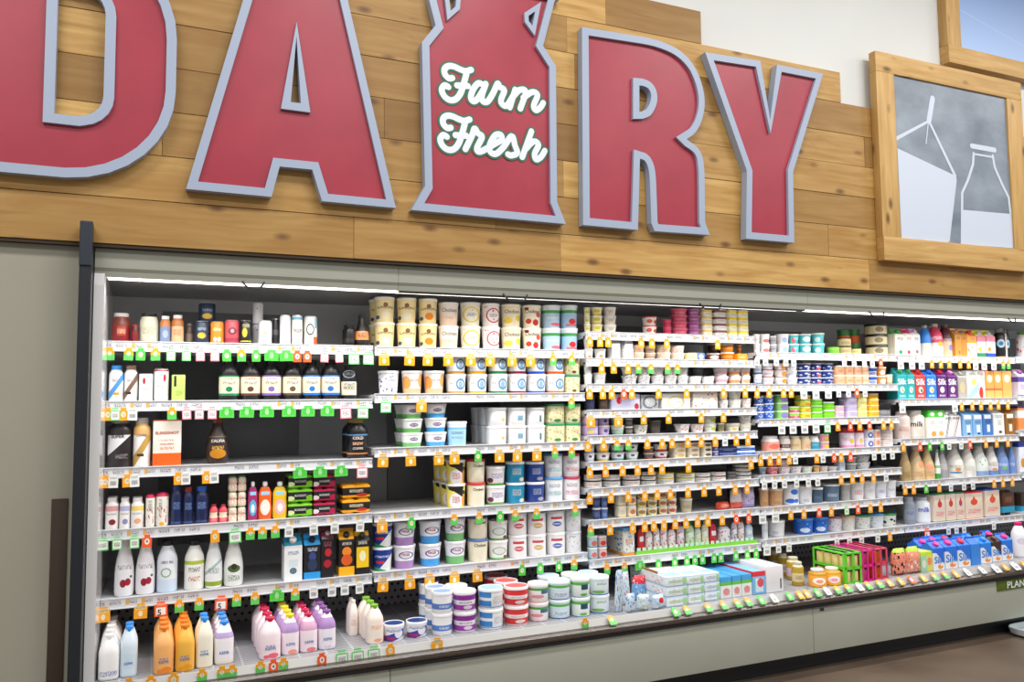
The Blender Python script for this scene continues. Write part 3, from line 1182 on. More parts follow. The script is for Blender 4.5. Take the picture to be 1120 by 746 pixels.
# liner
for bay, (a, b) in BAYX.items():
    part('back_panel', box_mesh('back_panel', a - .006, b + .006, .56, .6, .36, 2.0), LIGHTGREY)
    w = b - a
    part('back_panel', box_mesh('back_panel', a + w * .19, b - w * .22, .545, .56, .78, 1.9, bevel=.003), DARKGREY)


def peg_paint():
    N = Nodes('perforated_steel')
    tc = N.n('ShaderNodeTexCoord')
    sp = N.n('ShaderNodeSeparateXYZ')
    N.link(tc.outputs['Object'], sp.inputs[0])
    d = []
    row = N.math('FLOOR', N.math('MULTIPLY', sp.outputs[2], 30.0))
    for v, o in ((sp.outputs[0], N.math('MULTIPLY', row, .5)), (sp.outputs[2], 0.0)):
        d.append(N.math('SUBTRACT', N.math('FRACT', N.math('ADD', N.math('MULTIPLY', v, 30.0), o)), .5))
    r = N.math('ADD', N.math('MULTIPLY', d[0], d[0]), N.math('MULTIPLY', d[1], d[1]))
    N.link(N.mix(N.math('LESS_THAN', r, .05), lin('8e8f92'), lin('131316')), N.b.inputs['Base Color'])
    N.b.inputs['Roughness'].default_value = .4
    return N.m


part('rear_grille', box_mesh('rear_grille', .02, CX1, .44, .45, DECKZ, .53), peg_paint())
def deck_paint():
    """Grey wire decking: bars along the case over a darker pan."""
    N = Nodes('wire_deck')
    tc = N.n('ShaderNodeTexCoord')
    sp = N.n('ShaderNodeSeparateXYZ')
    N.link(tc.outputs['Object'], sp.inputs[0])
    f = N.math('LESS_THAN', N.math('FRACT', N.math('MULTIPLY', sp.outputs[1], 42.0)), .34)
    g = N.math('LESS_THAN', N.math('FRACT', N.math('MULTIPLY', sp.outputs[0], 9.0)), .07)
    N.link(N.mix(N.math('MAXIMUM', f, g), lin('85868a'), lin('b4b5b9')), N.b.inputs['Base Color'])
    N.b.inputs['Roughness'].default_value = .35
    return N.m


part('end_panel', profile('end_panel', [(-.3, CANB + .02), (-.318, 1.9), (-.30, .42), (-.30, .1), (.6, .1), (.6, CANB + .02)], -.024, .011), WHITE)
# lower deck, price rail, bumper, front panels, kick plate
part('deck_pan', box_mesh('deck_pan', .012, CX1, -.266, .45, DECKZ - .02, DECKZ), deck_paint())
part('deck_rail', profile('deck_rail', [(-.266, DECKZ + .003), (-.272, DECKZ + .001), (-.292, DECKZ - .027), (-.28, DECKZ - .04), (-.262, DECKZ - .03), (-.262, DECKZ + .003)], .012, CX1), plain('rail_plastic', 'a9a8a5', .3))
part('bumper', profile('bumper', [(-.29, DECKZ - .0255), (-.316, DECKZ - .028), (-.327, DECKZ - .036), (-.329, DECKZ - .05), (-.326, DECKZ - .058), (-.262, DECKZ - .06), (-.262, DECKZ - .034)], -.024, CX1), plain('bumper_rubber', '453b33', .25))
part('bumper_strip', profile('bumper_strip', [(-.318, .337), (-.327, .342), (-.3275, .354), (-.31, .356), (-.27, .356), (-.27, .337)], -.024, CX1), BLACK)
for a, b in ((-.024, 1.12), (1.12, 3.425), (3.425, 5.73), (5.73, CX1)):
    part('front_panel', box_mesh('front_panel', a + .0015, b - .0015, -.31, -.27, .1, .338, bevel=.002), SAGE)
part('kick_plate', box_mesh('kick_plate', -.024, CX1, -.235, -.2, 0, .16), BLACK)
p = at(899, 666.5, -.311)
part('keyhole', box_mesh('keyhole', p[0] - .014, p[0] + .014, -.3125, -.309, p[2] - .008, p[2] + .008, bevel=.001), [plain('keyhole', '4a4d50', .4, .6)])
for k in ('A', 'B', 'C', 'D', 'E', 'F'):
    SHELF[k + 'd'] = dict(z=DECKZ, Y=-.255, x0=BAYX[k][0] - (.0 if k == 'A' else .01), x1=BAYX[k][1] + .3, where=f'bottom deck, {BAY[k]}')

# black end post at the left of the case and the metal guard on the wall beside it
post = empty('black_end_post', (-.046, -.36, 0))
bm = bmesh.new()
put_box(bm, -.0215, .0185, -.058, .05, 0, 2.115, bevel=.003)
link('post', finish(bm, 'post'), post, plain('post_black', '1b1f26', .5))
bm = bmesh.new()
put_box(bm, -.0225, .0195, -.064, .0, 1.955, 2.12, bevel=.004)
link('post_sleeve', finish(bm, 'post_sleeve'), post, plain('post_sleeve', '2a313c', .4))
tag(post, 'tall black end post at the left end of the dairy case', 'post')
g0, g1 = at(56.5, 546, -.315), at(76, 546, -.315)
gd = link('corner_guard', box_mesh('corner_guard', g0[0], g1[0] - .004, -.316, -.3105, 0, g0[2], bevel=.001), None, plain('brown_steel', '4f4439', .35, .4))
tag(gd, 'dark brown metal guard plate on the putty wall, left of the black post', 'wall guard')

# green aisle sign on the front panel
a, b = at(1090, 632.5, -.313), at(1091.3, 646.7, -.313)
sg = empty('aisle_sign', (a[0] + .3, -.3115, b[2]))
tag(sg, 'small dark green sign with white capitals on the lower front panel', 'sign')
h = min(a[2], .3345) - b[2]
link('sign_panel', box_mesh('sign_panel', -.3, .3, -.004, 0, 0, h, bevel=.001), sg, noise_paint('sign_green', '4b5a12', '5f7019', 30, .45))
bm = bmesh.new()
xa, xb = at(1101.5, 640, -.316)[0] - a[0] - .3, at(1121, 638, -.316)[0] - a[0] - .3
put_word(bm, 'PLANT', (xa + xb) / 2 + .02, h * .5, xb - xa + .04, -.0055, 0, height=h * .72)
link('lettering', finish(bm, 'lettering'), sg, plain('sign_white', 'e4e8ea', .5))

# pale plastic tray lying on the floor under the case
a = on(1108, 694, 0.004)
bm = bmesh.new()
put_lathe(bm, [(.16, 0), (.2, .012), (.215, .05), (.208, .05), (.193, .016)], seg=24, n=4, sy=.5)
tr = link('floor_tray', finish(bm, 'floor_tray', True), None, plain('pale_plastic', 'c9d2d6', .3))
tr.location = (on(1103, 694, 0)[0] + .2, -.36, 0)
tag(tr, 'pale plastic tray on the floor under the far end of the case', 'tray')

# ------------------------------------------------------------------ light
w = bpy.data.worlds.new('store')
SC.world = w
w.use_nodes = True
w.node_tree.nodes['Background'].inputs[0].default_value = (1.0, .99, .98, 1)
w.node_tree.nodes['Background'].inputs[1].default_value = .42


def lamp(name, loc, size, energy, rot=(0, 0, 0), col=(1, .985, .97), spread=180):
    d = bpy.data.lights.new(name, 'AREA')
    d.shape = 'RECTANGLE'
    d.size, d.size_y = size
    d.energy = energy
    d.color = col
    d.spread = math.radians(spread)
    o = bpy.data.objects.new(name, d)
    COL.objects.link(o)
    o.location = loc
    o.rotation_euler = rot
    return o


for x in (-1.2, 1.6, 4.4, 7.2):
    for y in (-2.2, -4.6):
        lamp('ceiling_lamp', (x, y, 4.55), (1.6, .5), 60)
for a, b in ((.03, 1.14), (1.16, 2.3), (2.3, 3.46), (3.47, 4.6), (4.6, 5.76), (5.78, 6.7)):
    lamp('canopy_lamp', ((a + b) / 2, -.262, 1.926), (b - a, .03), 6.6, rot=(math.radians(3), 0, 0), col=(1, .99, .98), spread=158)

SC.view_settings.view_transform = 'Standard'
SC.view_settings.look = 'None'
SC.view_settings.gamma = 1
SC.view_settings.use_curve_mapping = False
SC.view_settings.exposure = 0.0
# ------------------------------------------------------------------ shelves
for key, xl, yl, xr, yr in (
        ('A1', 118, 372.8, 410, 379.8), ('A2', 114, 439, 410, 437.6), ('A3', 112, 512.9, 409, 501.7), ('A4', 108, 580.3, 409, 562), ('A5', 104, 655.5, 405, 630),
        ('B1', 411, 381, 637, 382.8), ('B2', 411, 431.7, 637, 429.8), ('B3', 411, 491, 638, 483.2), ('B4', 411, 563, 639, 546), ('B5', 411, 627, 642, 604.5),
        ('C1', 638, 364.3, 825, 367.4), ('C2', 638, 392.8, 825, 394.3), ('C3', 638, 420.5, 825, 420.2), ('C4', 638, 448, 825, 447.3), ('C5', 638, 475.8, 827, 473), ('C6', 638, 504.4, 828, 499.3), ('C7', 638, 532.9, 828, 526), ('C8', 640, 569, 830, 556.5), ('C9', 645, 612, 832, 595.5),
        ('D1', 824, 386, 980, 388), ('D2', 824, 420, 980, 421), ('D3', 825, 458.5, 983, 456.5), ('D4', 828, 493.3, 985, 489.3), ('D5', 830, 519.5, 985, 512.7), ('D6', 830, 555.6, 985, 544.4), ('D7', 838, 590, 1000, 575),
        ('E1', 970, 390, 1120, 390.8), ('E2', 980, 437, 1110, 435.6), ('E3', 985, 480, 1110, 476.4), ('E4', 988, 527, 1118, 518.6), ('E5', 1000, 575.5, 1118, 562),
        ('F1', 1112, 390.8, 1120, 390.8), ('F2', 1112, 432, 1120, 431.5), ('F3', 1112, 471.5, 1120, 470), ('F4', 1112, 517, 1120, 516), ('F5', 1112, 561, 1120, 560)):
    shelf(key, yl, yr, xl, xr)

W, CR = 'ecebe8', 'efe6cc'

# ---------------- coffee bay, top shelf
I = item
I('A1', 'squat', 122.5, 143.5, 343, art('8e1f26', ('B', .62, 1, '7a3528'), ('Q', .3, .75, .25, .6, 'b84a3c'), ('T', .3, .75, .32, .5, 'e6c8a0')), 'squat dark red bottle with white cap', cap='d9d6d2', n=1)
I('A1', 'squat', 143.8, 152, 355, art('7e1a22', ('B', .7, 1, '5c1a1a')), 'small dark red bottle', cap='a02a2a')
I('A1', 'squat', 152.5, 174, 343, art('dcdac2', ('T', .2, .8, .3, .6, 'b8b394'), ('B', 0, .1, 'c9c6ae')), 'cream jar with black lid', cap='26262a', d=2)
I('A1', 'rtd', 175, 187, 346, art('7d8fb2', ('B', .66, 1, 'c07a48'), ('E', .5, .36, .26, .16, 'a8b6d0')), 'small blue-labelled drink bottle with white cap', cap='eeeeec')
I('A1', 'rtd', 187.5, 201.5, 345, art('eab98e', ('B', .66, 1, 'b8703c'), ('T', .2, .8, .3, .55, 'a87448'), ('B', 0, .06, 'c98a54')), 'peach drink bottle with white cap', cap='f0f0ee')
I('A1', 'rtd', 202.5, 212, 354, art('5b4a40', ('B', .15, .55, '8a7868')), 'small dark brown drink bottle', cap='77706a', back=.05)
I('A1', 'can', 213, 229, 351.6, art('27364e', ('E', .5, .36, .3, .13, 'e2b52e'), ('E', .55, .3, .12, .08, 'f0d050'), ('T', .2, .8, .6, .72, '9fb0c8')), 'navy drink can with yellow fruit print')
I('A1', 'can', 217, 236, 332, art('27364e', ('E', .5, .36, .3, .13, 'e2b52e'), ('T', .2, .8, .6, .72, '9fb0c8')), 'navy drink can in back stack', n=2, back=.085)
I('A1', 'can', 230, 245, 352, art('f0922a', ('T', .2, .8, .58, .72, 'fbe0b0'), ('E', .35, .2, .13, .1, 'f7e8d8'), ('E', .65, .2, .13, .1, 'f7e8d8')), 'orange drink can')
I('A1', 'can', 245.7, 261.8, 350.5, art('d9545c', ('E', .5, .55, .3, .16, '7c2a3c'), ('B', .1, .26, 'a83a50'), ('E', .5, .55, .13, .08, 'f0a8a0')), 'coral red drink can')
I('A1', 'can', 262.5, 275.5, 351, art('1d1d20', ('E', .4, .5, .22, .2, 'd6c63a'), ('B', .1, .16, 'c8b838'), ('T', .2, .8, .72, .86, 'e0d890')), 'black drink can with yellow print')
I('A1', 'can', 276.5, 288, 332, art('d6d6d8', ('E', .4, .75, .05, .04, '333333')), 'white drink can in back stack', n=2, back=.085)
I('A1', 'can', 282.5, 297.5, 351, art('f0f0ee', ('T', .3, .7, .14, .22, '55565a'), ('E', .5, .5, .12, .1, 'e8dc90')), 'plain white drink can with yellow dot', cap='f0f0f0')
I('A1', 'can', 298, 305, 349, art('26262a', ('B', .4, .6, '5a5a60')), 'narrow black drink can', back=.03)
I('A1', 'can', 303.8, 318, 345, art('ececee', ('T', .25, .75, .3, .75, 'd0d0d4')), 'tall plain white drink can')
I('A1', 'can', 319, 331, 345, art('eceae4', ('B', .86, .95, '6db0cc'), ('T', .1, .9, .4, .56, '3a3a40'), ('B', .1, .24, 'd8d4cc')), 'tall white drink can with blue top band')
I('A1', 'can', 332.5, 347, 346, art('f2f0e8', ('R', .45, .55, .3, .2, .25, '4a4a50'), ('Q', .7, 1, .0, .3, 'e4642a'), ('Q', .75, 1, .6, .95, '9ac4d0')), 'tall white drink can with orange patch')
I('A1', 'rtd', 377, 388, 355, art('141416', ('B', .2, .4, '3a3634')), 'small black bottle', cap='1a1a1c', d=2)
I('A1', 'wine', 389.3, 406, 345, art('191413', ('B', .12, .2, '2c2624'), ('B', .22, .52, 'e39456'), ('T', .2, .8, .3, .46, '6a3418')), 'black bottle with orange label', cap='1a1a1c')
tags('A1', '120:b 141:b 154:g 170:b 187:q 204:q 219:p 235:p 248:g 264:b 280:g 297:G 313:G 325:r 336:r 355:p 371:p 387:Q 403:Q')
# second shelf
I('A2', 'rtd', 119, 135.5, 400, art('f0f0f0', ('D', -.65, .04, .27, '4a98e0'), ('Q', .3, .7, .2, .28, 'f2a020'), ('T', .2, .7, .6, .7, '8a8a90')), 'white bottle with blue stripe and blue cap', cap='3f8fe0')
I('A2', 'rtd', 136, 151.5, 400, art('f0efee', ('D', -.65, .04, .27, '7c5c48'), ('Q', .1, .5, .22, .3, '2a2422'), ('T', .2, .7, .6, .7, '8a8a90')), 'white bottle with brown stripe and brown cap', cap='8d6e5a')
I('A2', 'box', 152.3, 167.5, 409, art('eeeceb', ('E', .36, .74, .1, .12, 'b02030'), ('T', .2, .8, .4, .5, '9a9aa0'), ('B', 0, .02, 'a03038')), 'white carton with red mark', dp=.062)
I('A2', 'can', 168.5, 185, 403, art('eeeceb', ('B', .93, .97, 'b02838'), ('E', .7, .72, .1, .12, 'b02030'), ('T', .2, .8, .4, .5, '9a9aa0')), 'white drink can with red rim and grey lid', cap='5c6064')
I('A2', 'box', 188, 203, 410, art('bfd873', ('Q', .16, .34, .55, .95, '2b2d28'), ('T', .3, .8, .2, .4, '8aa848')), 'pale green carton with black tab', dp=.06)
JAR = 'f0e6cc'
for i, (x0, x1, c, wd) in enumerate(((239.5, 262.5, '1f8a50', 'green'), (263, 285.3, '6a4430', 'brown'), (286, 308, '8a68b8', 'purple'), (309, 329.8, '6a5440', 'tan'), (330.4, 350.6, '2a78d0', 'blue'), (351, 372, '2a78d0', 'blue'))):
    I('A2', 'jar', x0, x1, 394, art('151214', ('B', .13, .19, c), ('B', .19, .64, JAR), ('B', .62, .66, c), ('E', .5, .3, .16, .07, c), ('T', .2, .8, .42, .5, '6a6058'), ('T', .25, .75, .54, .6, c)), f'black cold brew bottle with {wd}-banded cream label', cap='18181a', name='coffee_bottle')
I('A2', 'jar', 373, 390, 399, art('151214', ('B', .14, .55, 'e9e2ca'), ('T', .15, .85, .3, .5, '3a342e'), ('R', .5, .78, .4, .12, .2, '8a96a4')), 'black bottle with plain cream label', cap='18181a', name='coffee_bottle')
tags('A2', '118:o 126:q 135:o 145:w 188:b 204:p 218:p 232:p 248:G 270:G 292:G 316:G 337:G 358:G 378:P 397:Q')
# third shelf
I('A3', 'rtd', 114.5, 142.5, 456.5, art('2c2628', ('D', -.5, .26, .72, 'e6e4e4'), ('B', .72, 1, '2c2628'), ('T', .3, .8, .2, .3, '9a9296')), 'large black bottle with white slanted panel', cap='8d8c8e', txt=(('SUPER', -.12, .62, .56, '3a3638'),), name='coffee_bottle')
I('A3', 'rtd', 143.5, 165.5, 457, art('f1efec', ('D', -.62, -.02, .24, 'c39a4e'), ('B', .72, 1, 'd9a866'), ('Q', .2, .6, .24, .3, '3a3028')), 'large white bottle with gold stripe', cap='b9b4b0', txt=(('COFFEE', -.05, .64, .62, '3a3638'),), name='coffee_bottle')
I('A3', 'box', 167.5, 199, 459.5, art('efe4d8', ('B', 0, .28, 'f0671f'), ('B', .98, 1, 'e0541a'), ('T', .25, .75, .36, .42, 'e0643a'), ('T', .2, .8, .54, .58, 'b8685a')), 'tall cream and orange coffee carton', dp=.085, txt=(('SLINGSHOT', 0, .72, .84, 'b8342a'), ('COLD BREW', 0, .48, .5, 'd0604a')), name='coffee_carton', cat='carton')
I('A3', 'flask', 225, 251.5, 456, art('2c1b13', ('E', .5, .24, .34, .11, 'c8861e'), ('B', .62, .64, '6a5a48'), ('T', .25, .75, .34, .42, 'd8a848')), 'dark brown waisted coffee bottle with rust cap', cap='7e3a1c', txt=(('CALIFIA', 0, .49, .6, 'e8e2da'),), name='coffee_bottle')
I('A3', 'jar', 382.5, 405.5, 458, art('121113', ('Q', .24, .76, .14, .62, '1a1a1e'), ('B', .62, .66, '5a86b8'), ('B', .12, .16, 'd8803a')), 'black cold brew jug with stacked white lettering', cap='8a7838', txt=(('COLD', 0, .52, .5, 'f0e6da'), ('BREW', 0, .38, .5, 'e8b088'), ('COFFEE', 0, .26, .5, 'd8d0c8')), d=2, name='coffee_bottle')
tags('A3', '115:o 124:w 139:o 147:w 195:o 203:w 226:o 234:w 328:G 350:G 373:G 396:P')
# fourth shelf
for x0, x1, c, l in ((111, 126, 'd9a0a0', 'pink'), (127, 142, 'b0b8d8', 'lilac'), (142.6, 158, 'ecd070', 'yellow')):
    I('A4', 'rtd', x0, x1, 544.5, art('eeeae8', ('B', .64, .82, c), ('E', .55, .26, .26, .1, {'pink': '8a2030', 'lilac': '8890b8', 'yellow': 'f0b080'}[l]), ('T', .15, .85, .5, .58, '8a8288')), f'small white bottle with {l} shoulder', cap='efedeb', n=1, d=2)
I('A4', 'can', 159.5, 170, 541, art('e9e6dc', ('B', .92, 1, 'd0305a'), ('S', 5, .28, 'b03040', .1, .6), ('T', .3, .7, .5, .85, '5a605a')), 'white bottle with pink cap and fruit, narrow', cap='d8305c', name='drink_bottle', cat='bottle')
I('A4', 'can', 170.5, 185, 539, art('e9e6dc', ('B', .92, 1, 'd0305a'), ('S', 5, .28, 'c84038', .1, .6), ('T', .25, .5, .4, .85, '4a604a'), ('E', .5, .08, .2, .06, 'f0b028')), 'white bottle with pink cap and fruit, wide', cap='d8305c', name='drink_bottle', cat='bottle')
for x0, x1, c, l, yt in ((187, 199.5, '1d3c7c', 'navy', 531), (200, 212, '8a2c2c', 'red', 533), (213, 228.5, '2466c0', 'bright blue', 532)):
    I('A4', 'rtd', x0, x1, yt, art('17244e', ('B', .05, .1, '3a508a'), ('T', .2, .8, .45, .65, '6f8ac0')), f'navy shake bottle with {l} cap', cap=c)
I('A4', 'slim', 229, 238.7, 552, art('e0525e', ('B', .3, .62, 'eed8c0'), ('T', .2, .8, .1, .3, 'f0a0a0')), 'small red drink bottle beside navy one', cap='c02c44')
I('A4', 'slim', 239.3, 249, 552, art('e0525e', ('B', .3, .62, 'eed8c0'), ('T', .2, .8, .1, .3, 'f0a0a0')), 'small red drink bottle beside multipacks', cap='c02c44')
I('A4', 'minis', 249.8, 270.5, 521.5, art('efe0cc', ('B', .94, 1, '6fb060'), ('S', 6, .3, 'd89078', .12, .7), ('T', .2, .8, .35, .6, 'b06a58')), 'pack of four cream mini bottles', n=3)
for x0, x1, c, c2, l in ((271, 281.8, 'a8286c', '58b8e0', 'magenta'), (282, 297, 'f0641e', 'f6ece0', 'orange'), (297.4, 313.5, 'f2c21a', 'f4b8c0', 'yellow')):
    I('A4', 'pouch', x0, x1, 527, art(c, ('E', .5, .38, .36, .24, c2), ('E', .5, .36, .18, .13, 'f6f2ec'), ('Q', .2, .8, .76, .86, '8fc8ec')), f'{l} squeeze pouch with white spout', cap='eceae6', sy=.55)
for x0, x1, c, c2, l in ((315.5, 342, '7cc62a', 'd8e8a8', 'lime green'), (343, 367, 'b01c48', 'ecd8dc', 'crimson')):
    I('A4', 'pack', x0, x1, 520, art('1b1b1d', ('B', 0, .16, c), ('B', .84, 1, c), ('E', .1, .3, .16, .2, c2), ('E', .9, .3, .16, .25, c), ('T', .25, .75, .42, .62, 'd8d8d0')), f'{l} and black dessert multipack', n=3, cup=c, dp=.12)
I('A4', 'pack', 380, 410.5, 530, art('1d1a18', ('B', 0, .2, 'f0a61e'), ('B', .82, 1, 'f0a61e'), ('E', .7, .2, .2, .14, 'c03020'), ('T', .25, .75, .42, .66, 'e0d8c0')), 'orange and black dessert multipack', n=2, cup='f0a61e', dp=.13)
tags('A4', '113:q 128:q 147:q 161:r 235:o 257:Q 274:b 287:b 301:b 316:w 343:w 366:w 394:w')
# fifth shelf
CH = ('E', .42, .24, .16, .07, '8e1830')
CH2 = ('E', .66, .26, .15, .065, 'a01c38')
I('A5', 'cal', 126, 148, 586, art('e8e8ec', CH, CH2, ('E', .82, .35, .07, .025, '2a7a48'), ('T', .15, .85, .48, .56, '8a8a92')), 'white milk bottle printed with red cherries, nearest the end', cap='e6e6e8')
I('A5', 'cal', 149, 170.7, 586, art('e8e8ec', CH, CH2, ('E', .82, .35, .07, .025, '2a7a48'), ('T', .15, .85, .48, .56, '8a8a92')), 'white milk bottle printed with red cherries', cap='e6e6e8')
I('A5', 'jug', 172, 195, 591, art('e4e8f0', ('B', .0, .28, 'cfe0f2'), ('R', .45, .42, .26, .1, .3, '8ab890'), ('T', .2, .8, .6, .66, '4a4a52')), 'white milk bottle with black cap and pale blue base', cap='1e1e20', n=1)
I('A5', 'jug', 202, 224, 591, art('eeeee8', ('B', .56, .64, 'a9bf34'), ('T', .2, .8, .4, .5, '1d3a2a'), ('T', .2, .8, .2, .3, 'c05a60')), 'white milk bottle with black cap and lime band', cap='1e1e20')
I('A5', 'cal', 224.5, 244, 585, art('eaeeee', ('B', .05, .14, '93a82a'), ('D', -.3, .25, .32, 'a8c0c0'), ('T', .2, .8, .3, .42, '8aa0a0')), 'white milk bottle with green base band', cap='eaeaea')
I('A5', 'cal', 245, 266.5, 585, art('e9ebe8', ('E', .5, .38, .32, .08, '4a6a34'), ('E', .5, .42, .16, .06, '3a2c22'), ('T', .2, .8, .12, .24, '5a7a4a')), 'white milk bottle with avocado print', cap='eaeaea')
I('A5', 'carton', 311, 331, 585, art('eef1f2', ('B', .76, 1, '2a88a8'), ('T', .2, .8, .56, .64, '3a6a9a'), ('Q', .25, .75, .3, .46, 'd8e4e8'), ('E', .5, .22, .2, .07, '5a7a84')), 'white drink carton with teal top', cap='f0f0ee')
I('A5', 'carton', 333, 351, 584.5, art('1c1d22', ('B', 0, .16, '2d9be0'), ('B', .76, 1, '2d9be0'), ('E', .5, .5, .22, .1, '3a4a8a'), ('E', .5, .32, .3, .13, '2a3a5a'), ('T', .2, .8, .62, .7, 'c8d0d8')), 'black and blue drink carton', cap='1a1a1c')
I('A5', 'carton', 351.5, 365.5, 577, art('1e1a1e', ('B', .78, 1, '6e1a2c'), ('E', .55, .5, .26, .08, 'c02a34'), ('E', .5, .28, .3, .08, 'a82030'), ('T', .2, .8, .62, .72, '9a5058')), 'black drink carton with red berries', cap='9a8a8c')
I('A5', 'carton', 371, 388, 579, art('1f1a16', ('B', 0, .2, 'f2b01c'), ('B', .78, 1, 'f2b01c'), ('E', .5, .52, .3, .1, 'f0882a'), ('E', .5, .34, .36, .12, 'd85a24'), ('T', .2, .8, .66, .72, 'e8e0d0')), 'black and yellow drink carton with fruit', cap='1a1a1c')
I('A5', 'carton', 389, 405, 580, art('1b1a18', ('Q', .08, .92, .16, .62, 'f0c41c'), ('E', .5, .42, .22, .12, 'f4ecc0'), ('B', .86, .96, 'e0b01c'), ('T', .2, .8, .68, .76, 'e8e0d0')), 'black drink carton with yellow panel', cap='1a1a1c')
tags('A5', '113:O 154:O 176:R 196:b 218:b 242:R 259:b 279:b 303:G 323:b 343:w 363:w 377:w 393:w')
# bottom deck
KEF = lambda base, fruit, ink='4a78b8': art(base, ('E', .62, .1, .26, .07, fruit), ('E', .3, .08, .14, .05, fruit), ('T', .28, .72, .34, .38, ink))
KT = (('KEFIR', 0, .28, .5, '5a80b8'),)
I('Ad', 'jug', 97, 120.5, 695, art('f0efee', ('B', .0, .0, W), ('T', .1, .9, .1, .22, '5a6ab0')), 'white milk bottle with white cap', cap='efefee', d=5, yb=746, n=1, sq=3.6)
I('Ad', 'jug', 122, 146, 685, art('dcebf6', ('Q', .2, .8, .18, .5, 'd0e6f4')), 'pale blue kefir bottle with blue cap', cap='2f8fe6', yb=742, d=2, txt=KT, sq=3.6)
I('Ad', 'jug', 168, 190.5, 685.5, KEF('f6b56e', 'f28a2a'), 'orange kefir bottle with orange cap', cap='f5821e', yb=738, d=4, txt=KT, n=1, sq=3.6)
I('Ad', 'jug', 191.5, 213, 683, KEF('f4b84a', 'f0a020'), 'amber kefir bottle with orange cap', cap='f5821e', yb=735, d=4, txt=KT, sq=3.6)
I('Ad', 'jug', 213.7, 233, 675, KEF('f4efdc', 'f2ead0'), 'cream kefir bottle with blue cap', cap='2f8fe6', yb=731, d=2, txt=KT, sq=3.6)
I('Ad', 'jug', 234, 255.5, 679, art('f3eef2', ('B', .66, .8, 'b8a4d0'), ('B', 0, .1, 'f4e8d8')), 'white kefir bottle with lilac shoulder', cap='2f8fe6', yb=727, d=4, txt=KT, sq=3.6)
I('Ad', 'jug', 283, 306.5, 675, KEF('f8e6ec', 'f06a7c'), 'pale pink kefir bottle with crimson cap', cap='cc2450', yb=722, d=4, txt=KT, sq=3.6)
I('Ad', 'jug', 306.8, 326.6, 671.5, art('f3e6ee', ('B', .6, .86, 'b496c8'), ('E', .6, .08, .26, .07, 'f4a08a')), 'lilac kefir bottle with yellow cap', cap='f0dc1e', yb=717, d=4, txt=KT, sq=3.6)
I('Ad', 'jug', 327, 346.7, 670.5, art('f4e4ec', ('B', .62, .86, 'd8a8c4'), ('E', .6, .08, .26, .06, 'f07a80')), 'pink kefir bottle with magenta cap', cap='cc2450', yb=714, d=4, txt=KT, sq=3.6)
I('Ad', 'jug', 347.3, 366.5, 667, art('f0e8f2', ('B', .58, .88, 'b08cc4'), ('T', .3, .7, .05, .12, 'c8a8c8')), 'violet kefir bottle with purple cap', cap='8a5a9c', yb=711, d=4, txt=KT, sq=3.6)
I('Ad', 'jug', 400, 418.5, 661, art('f4e6da', ('T', .2, .8, .4, .52, 'ee9a6a'), ('E', .6, .1, .24, .05, 'f0a880')), 'cream milk bottle with green cap', cap='7cb82c', yb=705, d=3, sq=3.6)
I('Ad', 'jug', 381, 392, 656, art('f1e6de', ('T', .2, .8, .3, .5, 'd8a890')), 'cream milk bottle behind green-capped ones', cap='e8e0d8', yb=696, d=2, sq=3.6)
SQ = dict(t=.92, lh=.012)
I('Bd', 'tub', 419, 442, 681, art('f0f0f4', ('D', -.5, -.2, .3, '2d3fa0'), ('Q', .05, .55, .08, .3, 'b0287c'), ('E', .72, .5, .2, .3, 'f0f0f6'), ('T', .1, .9, .6, .8, '3a4aa8')), 'short blue and white tub beside the kefir', yb=702.5, lid='f0f0f2', top='24407c', **SQ)
I('Bd', 'tub', 444, 467, 678, art('f0f0f4', ('D', -.5, -.2, .3, '2d3fa0'), ('Q', .05, .55, .08, .3, 'b0287c'), ('E', .72, .5, .2, .3, 'f0f0f6'), ('T', .1, .9, .6, .8, '3a4aa8')), 'short blue and white tub beside tall tubs', yb=698.5, lid='f0f0f2', top='24407c', **SQ)
tags('Ad', '141:o 165:o 190:o 221:b 243:b 254:b 285:b 299:r 310:b 352:r 374:Q 391:Q 409:Q', Y=-.29, z=DECKZ + .006)

